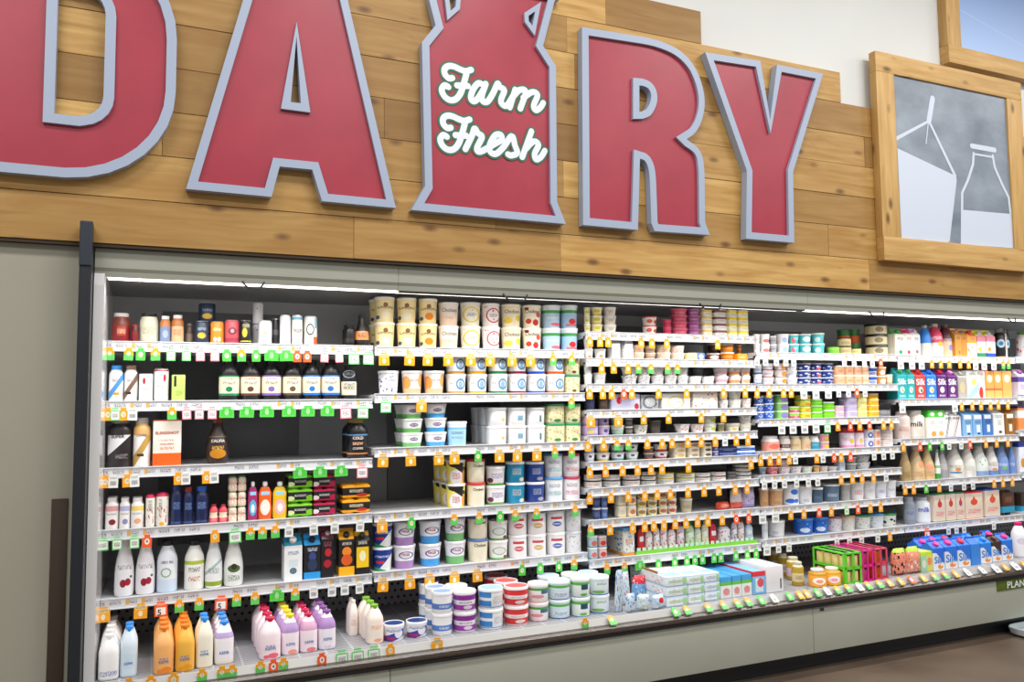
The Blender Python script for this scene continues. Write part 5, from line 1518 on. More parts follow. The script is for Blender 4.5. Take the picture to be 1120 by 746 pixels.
pz = [(696, 703, 'd8303a', 'c8202c', 'red'), (703.8, 712, 'ecdcdc', 'd03a44', 'white and red'), (712.8, 720, 'e8e0e0', 'c8303a', 'pale red'), (720.8, 728, 'eee6e8', 'd8242c', 'white'), (728.8, 737, 'f0e8e8', 'cc2030', 'white with red'), (738, 746.5, 'e8d0d8', 'b03a60', 'pale pink'), (747.4, 757, 'd6e8c4', '5ac02c', 'pale green'), (757.8, 765, 'e4e8d0', '8ac43a', 'lime and white'), (765.8, 773, 'ece8d0', 'e8d02a', 'cream'), (774, 781.5, 'd83a4a', 'c8202c', 'crimson'), (782.4, 795.5, 'ecebf0', 'c83040', 'wide white'), (796.4, 804, 'c8c8d8', '8a2a40', 'grey-blue'), (804.8, 812, 'e4d4d4', 'c02838', 'rose white'), (812.8, 821, 'b8d0e4', 'd8e4ec', 'pale blue')]
for i, (x0, x1, c, cp, l) in enumerate(pz):
    I('C9', 'pouch', x0, x1, 574 - i * .55 + (4 if i % 3 == 1 else 0), C(c, ('S', 5, .3, cp, .1, .8), ('Q', .2, .8, .5, .7, 'f2f0ee')), f'{l} fruit pouch in green tray', cap=cp, sy=.62, back=.012)
S9 = SHELF['C9']
a, b = at(697, 608, -.004)[0], at(830, 594, -.004)[0]
bm = bmesh.new()
put_box(bm, a, min(b, S9['x1']), -.0015, 0, 0, .022, 0)
put_box(bm, a, min(b, S9['x1']), .0, .008, 0, .002, 0)
x = a + .006
while x < min(b, S9['x1']) - .03:
    put_box(bm, x, x + .022, -.0015, 0, .022, .038, 1)
    x += .034
o = link('pouch_tray', finish(bm, 'pouch_tray'), None, [plain('lime_card', '78c832', .5), plain('pale_green_card', 'bfe0c4', .5)])
o.location = (0, .007, S9['z'] + .0005)
tag(o, 'lime green card tray front with pale tabs, before the fruit pouches', 'tray')
tags('C9', '664:b 683:b 700:G 720:g 738:g 751:g 760:g 768:g 781:g 788:g 805:g 817:g 827:g')
# bottom deck of the small-cup bay: loose bags, a card divider, boxes
BAG = lambda *l: C('c8dcea', *l)
for x0, x1, yt, yb, mt, ds, tl in ((665.5, 676.5, 624, 671, BAG(('S', 5, .34, '4a8ad0'), ('S', 7, .24, 'e8d04a'), ('S', 8, .2, 'c84a58')), 'clear blue bag with yellow dots', .05), (677, 688, 626, 663, BAG(('S', 6, .3, 'e8dc6a'), ('S', 5, .26, 'e06a70'), ('S', 8, .2, '4a7ac0')), 'clear bag of coloured sticks', -.06),
                                   (688.5, 703, 630, 658, C('7ab0e0', ('B', .66, 1, 'd83038'), ('S', 5, .24, 'e8eef4'), ('S', 6, .2, '3a6ab0')), 'blue bag with red top', .05), (678, 691.5, 650, 674.5, BAG(('S', 5, .34, '3a8ad8'), ('S', 7, .2, 'e04a50'), ('S', 8, .22, 'e8d85a')), 'low blue bag in front', -.08), (692.5, 707, 651, 672.5, BAG(('S', 6, .3, 'e8d860'), ('S', 5, .24, '4a8ad0'), ('S', 8, .2, 'e8f0f4')), 'low yellow-flecked bag in front', .1), (711, 724.5, 651, 669, BAG(('S', 5, .3, '88b8e0'), ('E', .66, .6, .2, .2, 'd8242c')), 'low pale blue bag with red spot', -.06)):
    I('Cd', 'bag', x0, x1, yt, mt, ds, yb=yb, sy=.55, tilt=tl)
p0, p1 = on(692, 640, DECKZ)[0], on(711, 652, DECKZ)[0]
bm = bmesh.new()
put_box(bm, -.003, .003, -.13, .13, 0, .16, bevel=.001)
o = link('cardboard_divider', finish(bm, 'cardboard_divider'), None, noise_paint('kraft_card', 'a87448', 'b98658', 20, .8))
o.location = (at(708, 650, -.05)[0], -.02, DECKZ + .001)
tag(o, 'brown cardboard divider standing between bags and white boxes', 'divider')
BX = lambda c='5ab04a': C('eff3f6', ('B', 0, .12, 'b8d8ec'), ('B', .8, 1, 'cfe4f2'), ('S', 6, .24, 'e06a60', .2, .75), ('T', .1, .8, .35, .65, c), ('Q', .78, .98, .1, .8, 'a8d8a0'), ('A', .1, .9, .06, .3, 'a9d3ec'), ('A', .1, .9, .4, .62, 'dff0e0'), ('A', .14, .5, .68, .92, 'f0b8b0'), ('A', .56, .9, .68, .92, '9ad09a'))
for x0, x1, yt, yb, n, q in ((727, 752, 631, 663.5, 3, 'behind the tags'), (752.8, 770.5, 629, 660, 3, 'middle stack'), (771, 787.5, 627, 657, 3, 'outer stack')):
    I('Cd', 'box', x0, x1, yt, BX('4a9ad0' if q == 'outer stack' else '5ab04a'), f'white and pale blue box, {q}', n=n, yb=yb, dp=.34)
GB = C('eef4f0', ('B', .7, 1, '4a9fd8'), ('B', .58, .74, '6ac24a'), ('E', .5, .3, .3, .16, 'e88a90'), ('T', .2, .8, .1, .4, 'e0a0a0'))
for x0, x1, yt, yb, q in ((788.3, 800.5, 631, 654.5, 'first of three'), (801, 811, 629.5, 653, 'second of three'), (811.5, 822.5, 628, 651.5, 'third of three')):
    I('Cd', 'box', x0, x1, yt, GB, f'white carton with blue and green top, {q}', yb=yb, dp=.3)
I('Cd', 'box', 823.5, 837.5, 625, C('7cc0ea', ('B', .78, 1, 'd83440'), ('Q', .2, .8, .1, .7, 'dcecf6'), ('E', .6, .5, .26, .2, 'e05a64')), 'pale blue box with red top', yb=650, dp=.32)
I('Cd', 'box', 838.3, 857, 619, C('eceaec', ('Q', .8, .88, .12, .5, '2a2a2e')), 'large plain white box with black mark', yb=648, dp=.5)
tags('Cd', '668:b 737:g 750:b 773:b 790:b 805:b 817:b 831:g 845:w', Y=-.29, z=DECKZ + .004, lean=-.9)

# ---------------- mixed-cup bay
rows('D1', [(824, 830, 366, 'tub', C('eae8ea', ('T', .2, .8, .3, .6, 'b8b4b8')), 'small white cup', 2, CT), (830.6, 840.3, 366, 'tub', C('efedec', ('E', .6, .3, .3, .2, 'd87a70')), 'white cup with red print', 2, CT), (841, 848, 368, 'tub', C('a8a8ac', ('B', .4, .6, '8a8a90')), 'grey cup', 2, CT), (849, 861, 366, 'tub', C('eceaee', ('E', .6, .4, .2, .3, 'a8c0e0')), 'white cup with blue print', 2, CT),
            (862.6, 872, 366, 'tub', C('52c4c8', ('E', .4, .4, .2, .3, 'e06a80'), ('T', .4, .9, .4, .7, 'c8eef0')), 'turquoise cup with pink print', 2, CT), (872.6, 885, 366, 'tub', C('4fc0c6', ('E', .6, .5, .3, .3, 'e8f0ea')), 'turquoise cup with white oval', 2, CT), (888, 899.5, 365, 'tub', C('5cc6cc', ('E', .4, .4, .2, .26, 'dff0f0')), 'turquoise cup, outer stack', 2, CT), (906, 916, 380, 'tub', C('7cc83a', ('B', .7, 1, '9ad860')), 'small lime dip tub', 1, dict(t=.95, lid='8ad04a')),
            (917, 928.5, 370, 'tub', C('cdb98a', ('T', .2, .8, .3, .6, '8a7a58')), 'tan dip tub with black lid', 2, dict(t=.95, lid='222224')), (930, 940, 381, 'tub', C('d8cc88', ('T', .2, .8, .3, .6, '8a8058')), 'small yellow dip tub with black lid', 1, dict(t=.95, lid='222224')), (917, 928, 361, 'tub', C('d8622a', ('B', .55, 1, '3f7a3a')), 'orange and green salad tub in back', 2, dict(t=.9, lid='3a7a44', back=.14)), (928.6, 938.5, 361, 'tub', C('d8622a', ('B', .55, 1, '3f7a3a')), 'orange and green salad tub in back, outer', 2, dict(t=.9, lid='3a7a44', back=.14)),
            (948.6, 966, 355, 'tub', C('d9cda0', ('E', .5, .5, .2, .3, '8a7a60'), ('S', 4, .2, 'b8aa70')), 'tan dip tub with thick black lid', 3, dict(t=.96, lid='1d1d1f', lh=.016)), (967.5, 973, 366, 'tub', C('c8642a', ('B', .7, 1, '3a7a3c')), 'narrow orange salad tub', 2, dict(t=.9, lid='3a7a3c'))])
tags('D1', '828:w 837:w 849:w 859:w 868:w 923:w 934:w 945:w 954:w 963:r')
rows('D2', [(824, 832, 399, 'tub', C('d8e0ea', ('B', 0, .2, '4a6ab0'), ('T', .2, .8, .4, .6, '6a84b8')), 'white cup with blue base', 2, CT), (832.6, 844.3, 398, 'tub', C('ebe6e8', ('B', 0, .14, 'c83a4a'), ('T', .2, .8, .4, .7, '8a94b0')), 'white cup with red base', 3, CT), (846.5, 858.5, 398, 'tub', C('ece6e2', ('E', .75, .5, .24, .34, 'f0982a'), ('B', 0, .1, 'd84a44')), 'white cup with orange fruit', 3, CT), (859.3, 870, 398, 'tub', C('e8e8ee', ('T', .2, .8, .4, .7, '9aa8cc')), 'white cup with pale blue print', 3, CT),
            (871.2, 884.5, 398, 'tub', C('1f3688', ('S', 3, .4, 'dfe4f0', .1, .9)), 'navy cup with white flowers', 3, CT), (885.2, 896.5, 398, 'tub', C('1f3688', ('S', 3, .36, 'e8dfe8', .1, .9), ('E', .7, .3, .2, .16, 'e05a6a')), 'navy cup with pink flower', 3, CT), (897, 909, 398, 'tub', C('24408f', ('S', 3, .34, 'ccd6ec', .1, .9)), 'navy cup with pale flowers', 3, CT),
            (910.5, 920, 400.5, 'tub', C('efb88e', ('T', .2, .8, .3, .6, 'd88a70')), 'peach cup, first peach stack', 2, SQC), (920.5, 929.8, 400.5, 'tub', C('f0ba90', ('T', .2, .8, .3, .6, 'd86a60')), 'peach cup with red print', 2, SQC), (930.2, 938.8, 400.5, 'tub', C('efbc96', ('T', .2, .8, .3, .6, 'c87a60')), 'peach cup with copper print', 2, SQC), (939.2, 947, 400.5, 'tub', C('eec09c', ('B', .4, .5, 'd89a78')), 'pale peach cup', 2, SQC), (947.8, 957.2, 402, 'tub', C('e6e8f0', ('B', .55, .95, '3a5ab8'), ('E', .5, .3, .3, .2, '8aa0d8')), 'white and blue cup', 2, CT),
            (958.3, 967, 402, 'tub', C('ee9a3c', ('E', .6, .4, .3, .3, 'f2eee6')), 'orange and white cup', 2, CT), (967.6, 974.5, 410, 'tub', C('ecdcb8', ('B', 0, .2, 'e08a3a')), 'small cream cup', 1, CT)])
tags('D2', '828:o 841:o 857:o 865:o 879:W 892:W 906:W 917:w 928:w 937:r 946:w')
rows('D3', [(825, 834, 434, 'tub', C('4a68b8', ('S', 4, .34, 'ccd6ee', .1, .9)), 'blue cup with white print', 3, CT), (834.6, 844.6, 433, 'tub', C('2f6ad8', ('S', 4, .34, 'dce6f6', .1, .9)), 'bright blue cup with white print', 3, CT), (846.5, 858.3, 432, 'tub', C('7ec460', ('E', .55, .5, .4, .34, '8a78c0')), 'green cup with purple oval', 3, SQC), (860, 871, 445, 'tub', C('c84a68', ('B', .5, .95, '8ac43a'), ('E', .5, .3, .2, .2, 'e88aa0')), 'pink and green cup', 2, SQC), (871.6, 883, 433, 'tub', C('e6d81e', ('B', 0, .3, '9ac02a'), ('E', .55, .5, .3, .2, 'f08a3a')), 'yellow and green cup', 4, SQC), (883.6, 895.5, 437, 'tub', C('6ecb1e', ('B', .4, .5, '8ee04a')), 'lime cup', 3, SQC), (896.4, 908.5, 440, 'tub', C('72d01c', ('B', .45, .55, '94e254')), 'lime tub with white lid', 2, dict(SQC, lid='eef0e8')),
            (910, 919.8, 444, 'tub', C('eeb4c4', ('T', .2, .8, .3, .6, 'd87a98')), 'pink cup', 2, SQC), (920.5, 932.6, 431, 'tub', C('c2b6e2', ('T', .2, .8, .3, .6, '8a7ab8')), 'lavender cup', 4, SQC), (933.2, 944, 431, 'tub', C('e4dc7e', ('T', .2, .8, .3, .6, 'a89a48')), 'pale yellow cup', 4, SQC), (945, 956.5, 431, 'tub', C('f0b41e', ('T', .2, .8, .3, .6, '8a6a1a')), 'golden cup', 4, SQC), (958, 979, 441, 'tub', C('77797d', ('B', .3, .6, '9a9c9f')), 'wide clear tub with black lid', 1, dict(t=.92, lid='121214', lh=.04))])
tags('D3', '855:W 867:W 880:W 892:W 905:Q 916:o 930:r 940:o 951:r 966:o 975:o')
rows('D4', [(834, 849.8, 477, 'squat', C('ef9f8c', ('B', .7, 1, 'eee8e4'), ('E', .6, .35, .3, .2, 'f06a58')), 'coral jar with white lid', 1, dict(cap='eeeae8', name='dip_jar', cat='jar')), (850.6, 862, 477, 'squat', C('d8d2cc', ('B', .2, .5, '4a3a38'), ('T', .2, .8, .25, .45, 'c0b0a8')), 'white jar with dark label', 1, dict(cap='e8e4e0', name='dip_jar', cat='jar')), (863, 873.8, 477, 'squat', C('d8c098', ('T', .2, .8, .3, .5, 'b09060')), 'tan jar with white lid', 1, dict(cap='eceae6', name='dip_jar', cat='jar')), (874.4, 884.5, 477, 'squat', C('e0c8a0', ('E', .8, .3, .3, .2, 'f0a888')), 'pale tan jar with white lid', 1, dict(cap='eceae6', name='dip_jar', cat='jar')),
            (885, 894.3, 477, 'squat', C('2e9ec0', ('B', .62, 1, 'ecece8'), ('T', .2, .8, .3, .5, '8ad0e0')), 'teal jar with white lid', 1, dict(cap='eceae6', name='dip_jar', cat='jar')), (895, 903.6, 475, 'tub', C('e8a0a8', ('E', .6, .4, .3, .3, 'f0c83a')), 'pink cup with yellow dot', 2, SQC), (919, 931.8, 468, 'tub', C('f0e0ec', ('E', .7, .4, .16, .14, 'e8d03a'), ('B', 0, .16, 'e8a0c8'), ('T', .1, .6, .4, .6, 'c890b8')), 'white and pink tub with crimson lid', 1, dict(t=.92, lid='b03048', lh=.03)), (932.4, 942.4, 468, 'tub', C('f0e0ea', ('E', .6, .4, .16, .14, 'e8d03a'), ('B', 0, .16, 'e8a0c0')), 'pale pink tub with crimson lid', 1, dict(t=.92, lid='b03048', lh=.03)),
            (943, 952, 470, 'tub', C('d8dcec', ('E', .5, .4, .34, .34, '4a5aa8'), ('E', .5, .4, .16, .16, 'e8e8f0')), 'white and blue cup', 2, SQC), (952.8, 960, 470, 'tub', C('ecccc0', ('E', .5, .5, .3, .3, 'e88a70')), 'pale coral cup', 2, SQC), (965.5, 979, 466, 'tub', C('e4dcd8', ('T', .2, .8, .3, .6, 'b89a94'), ('B', 0, .1, 'd0a8a0')), 'pale flat tub', 3, dict(t=.95, lid='e6e2de'))])
tags('D4', '832:o 842:o 852:o 863:o 870:w 893:o 900:w 912:r 920:o 930:r 956:w 966:w 976:w')
rows('D5', [(830.5, 837, 511, 'tub', C('7a8698', ('S', 5, .3, 'c8d0da')), 'small slate blue cup', 1, CT), (837.6, 849, 503, 'tub', C('d85a6a', ('S', 5, .34, 'f0dcdc', .1, .9)), 'crimson cup with white print', 2, CT), (850, 862.3, 503, 'tub', C('efe6e8', ('S', 5, .3, 'b83a58', .1, .9)), 'white cup with crimson dots', 2, CT), (863, 875, 510, 'tub', C('ebe6e6', ('S', 5, .26, '5a3a4a', .1, .9)), 'white cup with plum dots', 1, CT), (876, 887, 510, 'tub', C('dfe6d8', ('S', 5, .26, '9ab080', .1, .9)), 'pale green dotted cup', 1, CT), (888, 895, 509, 'tub', C('e0aa4a', ('T', .2, .8, .3, .6, 'f0dca0')), 'small orange cup', 1, CT), (895.6, 904, 510, 'tub', C('eee0da', ('S', 5, .3, 'd87a5a', .1, .9)), 'white cup with orange dots', 1, CT),
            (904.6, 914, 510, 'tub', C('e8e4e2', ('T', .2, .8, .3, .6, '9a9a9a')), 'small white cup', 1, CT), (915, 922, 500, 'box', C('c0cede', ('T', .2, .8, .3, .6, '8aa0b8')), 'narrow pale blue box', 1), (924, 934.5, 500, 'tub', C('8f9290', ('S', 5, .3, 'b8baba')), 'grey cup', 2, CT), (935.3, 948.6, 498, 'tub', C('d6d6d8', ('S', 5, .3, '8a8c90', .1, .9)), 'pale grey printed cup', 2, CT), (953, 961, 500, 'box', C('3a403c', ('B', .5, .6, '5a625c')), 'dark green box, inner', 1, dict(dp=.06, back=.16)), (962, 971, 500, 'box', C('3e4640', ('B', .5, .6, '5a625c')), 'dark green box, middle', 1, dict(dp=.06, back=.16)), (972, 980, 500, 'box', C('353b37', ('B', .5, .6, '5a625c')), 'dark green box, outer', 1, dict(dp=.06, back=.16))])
tags('D5', '836:w 847:w 858:w 871:w 884:w 894:w 920:o 932:o 943:o 955:o 969:w')
BG = dict(t=.85, lid='eeeeec')
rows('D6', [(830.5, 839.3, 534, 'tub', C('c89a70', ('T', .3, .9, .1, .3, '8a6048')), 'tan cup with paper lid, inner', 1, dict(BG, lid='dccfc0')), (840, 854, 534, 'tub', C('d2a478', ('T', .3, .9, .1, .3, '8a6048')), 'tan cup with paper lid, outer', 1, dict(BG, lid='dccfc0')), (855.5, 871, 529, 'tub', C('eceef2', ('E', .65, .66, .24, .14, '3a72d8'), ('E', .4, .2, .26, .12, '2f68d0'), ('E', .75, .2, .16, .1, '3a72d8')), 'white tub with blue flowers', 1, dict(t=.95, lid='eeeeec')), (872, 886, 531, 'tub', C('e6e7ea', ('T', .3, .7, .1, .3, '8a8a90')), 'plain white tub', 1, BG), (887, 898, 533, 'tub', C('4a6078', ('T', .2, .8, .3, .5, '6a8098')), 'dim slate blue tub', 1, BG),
            (899, 915.3, 529, 'tub', C('607a92', ('T', .25, .8, .3, .5, 'c8d4de')), 'slate blue tub with pale print', 1, BG), (916, 927, 528, 'tub', C('a8a6a4', ('T', .2, .8, .4, .6, 'c0bebc')), 'grey tub', 1, BG), (928, 942, 527, 'tub', C('e8e4e4', ('T', .3, .8, .3, .6, 'd08a90')), 'white tub with pink print', 1, BG), (943, 955, 526, 'tub', C('e4e3e4', ('T', .3, .8, .4, .6, 'c0c0c4')), 'white tub with faint print', 1, BG), (956, 967, 525.5, 'tub', C('e6e7ee', ('T', .3, .8, .3, .5, '8a90c8')), 'white tub with violet print', 1, BG), (968, 979, 525, 'tub', C('e4e6ea', ('T', .3, .8, .4, .55, 'a8b0c0')), 'white tub with blue-grey print', 1, BG)])
tags('D6', '834:W 848:W 865:o 879:o 896:r 909:o 926:q 938:r 952:o 963:o')
rows('D7', [(833, 839, 570, 'tub', C('dfe1e6', ('T', .2, .8, .4, .6, 'b8bac0')), 'white tub at the bay edge', 1, BG), (839.8, 856, 568.5, 'tub', C('e6e7ea', ('B', .05, .12, 'c8cad0'), ('T', .2, .5, .2, .4, '9a9aa4')), 'plain white tub', 1, BG), (869, 886.5, 566, 'tub', C('2468cc', ('E', .5, .3, .26, .16, 'd8e6f6'), ('S', 4, .24, '7ab0ec', .4, .9)), 'blue tub with white print, inner', 1, dict(BG, lid='4a88dc')), (887.3, 903, 565, 'tub', C('2468cc', ('E', .5, .3, .26, .16, 'd8e6f6'), ('S', 4, .24, '7ab0ec', .4, .9)), 'blue tub with white print, outer', 1, dict(BG, lid='4a88dc')), (903.8, 918.3, 564, 'tub', C('d9d8dc', ('S', 5, .24, '9a949c', .1, .8)), 'white tub with maroon rim', 1, dict(BG, lid='8a5a70')), (919, 932.5, 563.5, 'tub', C('dcdad4', ('S', 5, .2, 'a8a498', .1, .8)), 'white tub with tan rim', 1, dict(BG, lid='cdb48a')),
            (933.3, 949, 562.5, 'tub', C('dee2de', ('S', 5, .22, '6a7a70', .1, .8)), 'white tub with green rim', 1, dict(BG, lid='3f8a68')), (950, 963.5, 561.5, 'tub', C('dde3e8', ('S', 5, .2, '8a98a8', .1, .8)), 'white tub with blue rim', 1, dict(BG, lid='4aa0e0')), (964.3, 980, 560.5, 'tub', C('dfe2dc', ('S', 3, .34, '2a2c2e', .1, .7)), 'white tub with black pattern', 1, dict(BG, lid='3f8a5a'))])
tags('D7', '839:W 851:w 863:w 915:w 929:w 942:w 960:w 973:o')
# bottom deck of the mixed-cup bay
I('Dd', 'rtd', 886.5, 901.5, 622, C('f1a63a', ('B', .72, 1, 'c8922a'), ('E', .5, .4, .36, .22, 'f6f0ea'), ('E', .5, .38, .2, .12, 'f0a080')), 'golden juice bottle with white heart label', yb=645.5, cap='eeece6')
I('Dd', 'rtd', 902.3, 917, 620.5, C('f1b62a', ('B', .72, 1, 'd8a02a'), ('E', .5, .4, .36, .22, 'f6eef0'), ('E', .5, .38, .2, .12, 'f0a0b8')), 'yellow juice bottle with white heart label', yb=643, cap='eeece6')
for x0, x1, yt, yb, c, l in ((873.5, 886, 613, 641, 'e0d0a0', 'cream'), (861.5, 873, 609, 636, 'd8b8c0', 'pink'), (852, 861, 605, 631, 'd0c4cc', 'lilac'), (842, 851.5, 602, 626, 'd8d0c4', 'pale')):
    I('Dd', 'rtd', x0, x1, yt, C('b8962a', ('B', .2, .6, c), ('T', .2, .8, .3, .5, '8a7a50'), ('B', .9, 1, 'e8e0c0')), f'golden tea bottle with {l} label', yb=yb, cap='d8d0b4')
GP = lambda c, m: C(m, ('B', 0, .1, c), ('B', .86, 1, c), ('Q', .46, .56, 0, 1, c), ('Q', 0, .06, 0, 1, c), ('Q', .94, 1, 0, 1, c), ('T', .1, .9, .3, .6, 'f0ead8'))
for x0, x1, yt, yb, c, m, l in ((918.5, 942, 605, 640, '6cd83a', 'e8d488', 'lime-banded'), (943, 955.5, 602, 636, 'ea2f94', 'c83a7a', 'magenta-banded'), (956.5, 971, 600, 633.5, 'e04a6a', 'd8641e', 'orange')):
    I('Dd', 'jarpack', x0, x1, yt, plain('shrink_band', c, .3), f'{l} shrink-wrapped pack of jars', n=2, yb=yb, dp=.24, jar=m, grid=(2, 3) if x0 < 930 else (1, 4))
I('Dd', 'bag', 973, 987, 600, C('e88a70', ('S', 4, .34, '26221f'), ('B', .86, 1, 'b4d83a'), ('S', 6, .2, 'f0e8e4')), 'salmon and black snack bag', yb=631, sy=.7)
I('Dd', 'bag', 988, 1001.5, 598, C('ee9a80', ('S', 4, .3, 'f2e8e4'), ('B', .84, 1, 'b4d83a'), ('S', 6, .2, '3a2a28')), 'salmon snack bag with lime top', yb=629, sy=.7)
I('Ed', 'box', 1003.5, 1012, 604, C('a8d8b0', ('B', .8, 1, 'c4e03a'), ('E', .5, .4, .3, .2, 'e8f0e0')), 'mint box with lime top', yb=626.5, dp=.12)
I('Ed', 'box', 1012.6, 1020.3, 603, C('e0dc6a', ('B', .8, 1, 'c4e03a'), ('E', .5, .5, .34, .2, 'f0905a')), 'yellow box with lime top', yb=625, dp=.12)
tags('Dd', '862:g 873:o 881:o 892:g 903:w 914:b 926:b 938:w 948:b 960:b 971:o 983:o 995:r', Y=-.29, z=DECKZ + .004, lean=-.9)

# ---------------- carton bay
SK = lambda c, c2: art(c, ('E', .5, .3, .22, .1, 'f0ece4'), ('E', .56, .28, .1, .06, c2), ('T', .2, .8, .08, .14, 'e8e8e8'))
SILK = (('Silk', 0, .56, .86, 'f4f4f2'),)
rows('E1', [(974, 985, 359, 'carton', C('f1efe6', ('B', .8, 1, '5aa868'), ('E', .5, .14, .2, .07, '2a9a4a'), ('T', .2, .8, .55, .68, '6a7a6a')), 'white drink carton with green top', 1, dict(cap='4aa058')), (985.7, 996, 359, 'carton', C('f3efe8', ('B', .82, 1, 'e0487c'), ('E', .4, .14, .2, .07, 'e02a5c'), ('T', .2, .8, .55, .68, 'c06a80')), 'white drink carton with pink top', 1, dict(cap='d83a70')), (996.6, 1006, 359, 'carton', C('f2efec', ('B', .84, 1, 'c8a0d0'), ('E', .5, .16, .22, .07, '8a6a5a'), ('T', .2, .8, .55, .68, '6a6a90')), 'white drink carton with lilac top', 1, dict(cap='e0c8e4')),
            (1006.7, 1015, 356, 'jug', C('f0f0f0', ('B', .45, 1, '2f8ae8'), ('E', .5, .3, .3, .1, 'f6e8c8')), 'white and blue creamer bottle', 1, dict(cap='b8b4ac')), (1015.8, 1026.8, 354.5, 'jug', C('f4f0ee', ('B', .45, 1, 'e8486a'), ('E', .7, .4, .2, .08, 'f2c040'), ('T', .1, .9, .55, .65, 'f8d8dc')), 'white and pink creamer bottle', 1, dict(cap='c8b8b0')), (1027.5, 1037.3, 355.5, 'jug', C('f0c0a0', ('B', .5, 1, '5c2430'), ('T', .1, .9, .5, .6, 'eee0dc'), ('E', .8, .3, .2, .1, '8a8ad0')), 'maroon and peach creamer bottle', 1, dict(cap='6a4038')),
            (1038, 1047, 358.5, 'carton', C('dc9a3e', ('E', .6, .16, .14, .06, 'f04a90'), ('T', .2, .8, .6, .72, '8a5a20')), 'caramel brown drink carton, inner', 1, dict(cap='c8a0a8')), (1047.6, 1055, 359, 'carton', C('d8923a', ('T', .2, .8, .6, .72, '8a5a20')), 'caramel brown drink carton, outer', 1, dict(cap='88a8c0')), (1055.8, 1067.5, 360, 'carton', C('f6ecd8', ('B', .5, 1, 'f6b438'), ('E', .6, .72, .3, .14, 'f4945a'), ('S', 4, .3, 'f09050', 0, .4)), 'white and yellow-orange drink carton', 1, dict(cap='d83a50')), (1068.2, 1077.6, 361, 'carton', C('f4eef0', ('B', .82, 1, 'f0e02a'), ('B', .58, .78, 'e88aa0'), ('B', 0, .16, '1f8a50'), ('E', .3, .3, .2, .08, 'f0e02a')), 'white, pink and green drink carton', 1, dict(cap='d8d8d4')),
            (1078.3, 1088, 361, 'carton', C('f4eef0', ('B', .82, 1, 'f0e02a'), ('B', .58, .78, 'e88aa0'), ('B', 0, .16, '2a50c0'), ('E', .3, .3, .2, .08, 'f0a02a')), 'white, pink and blue drink carton', 1, dict(cap='d8d8d4')), (1088.6, 1096, 360, 'rtd', C('17181c', ('E', .5, .55, .4, .16, 'a8cce4'), ('E', .5, .55, .2, .08, '3a6a90'), ('B', 0, .06, 'c8a030')), 'black bottle with pale blue circle, inner', 1, dict(cap='8a8480')), (1096.6, 1103.3, 361, 'rtd', C('17181c', ('E', .5, .55, .4, .16, 'a8cce4'), ('E', .5, .55, .2, .08, '3a6a90')), 'black bottle with pale blue circle, outer', 1, dict(cap='3a3a3c')), (1104, 1110, 362, 'rtd', C('e6dede', ('S', 4, .3, 'b83a40', .2, .9)), 'white bottle with red print', 1, dict(cap='7a6a64'))])
tags('E1', '985:W 997:W 1008:W 1019:o 1029:o 1038:o 1050:o 1059:o 1067:W 1076:W 1087:W 1097:b 1103:b')
rows('E2', [(977.5, 988.3, 402, 'carton', SK('2aa3a6', 'e0a060'), 'teal drink carton, inner', 1, dict(txt=SILK, cap='4ab070')), (989, 999.8, 402, 'carton', SK('2aa3a6', 'e0a060'), 'teal drink carton, outer', 1, dict(txt=SILK, cap='5ab878')), (1000.6, 1011.8, 403, 'carton', SK('e0403e', '3a6a2a'), 'red drink carton', 1, dict(txt=SILK, cap='e03a38')), (1012.6, 1023.6, 403, 'carton', SK('2a7ee0', 'd8b040'), 'bright blue drink carton', 1, dict(txt=SILK, cap='2a6ad0')), (1024.3, 1035, 403, 'carton', SK('5c2470', 'f0d0a0'), 'purple drink carton with red cap', 1, dict(txt=SILK, cap='d8203a')), (1035.8, 1046.3, 403.5, 'carton', SK('5c2470', 'f0e0a0'), 'purple drink carton with pink cap', 1, dict(txt=SILK, cap='ee8ad0')),
            (1047.3, 1056.5, 405, 'carton', C('a8a49c', ('E', .5, .4, .3, .2, 'c8b890')), 'grey drink carton', 1, dict(cap='b8b4b0')), (1057, 1069.6, 405.5, 'box', C('e4e6e0', ('E', .6, .6, .22, .12, 'f0d070'), ('D', -.5, -.2, .1, 'a8cce4'), ('T', .2, .8, .8, .9, '8a8a88')), 'white and pale blue drink carton', 1, dict(dp=.085)), (1070.2, 1077, 405.5, 'box', C('ecdcd8', ('E', .3, .2, .3, .22, 'd83a2c'), ('T', .2, .8, .7, .9, '9a8a88')), 'white drink carton with red cherry', 1, dict(dp=.085)), (1077.8, 1086.3, 406, 'box', C('f0a452', ('E', .5, .72, .3, .14, 'f4e4c8'), ('B', .3, .36, 'e05a50'), ('B', .0, .28, 'f4b868')), 'orange drink carton, inner', 1, dict(dp=.085, cap='c03a50')), (1086.8, 1095.3, 406, 'box', C('f0a452', ('E', .5, .72, .3, .14, 'f4e4c8'), ('B', .3, .36, 'e05a50'), ('B', .0, .28, 'f4b868')), 'orange drink carton, middle', 1, dict(dp=.085, cap='7a4a8a')), (1095.9, 1105.8, 406, 'box', C('f2ac5c', ('E', .5, .72, .3, .14, 'f4e4c8'), ('B', .0, .28, 'f0b468')), 'orange drink carton, outer', 1, dict(dp=.085, cap='5a9a70'))])
tags('E2', '987:W 1044:W 1052:o 1063:o 1073:o 1083:o 1092:o 1102:o')
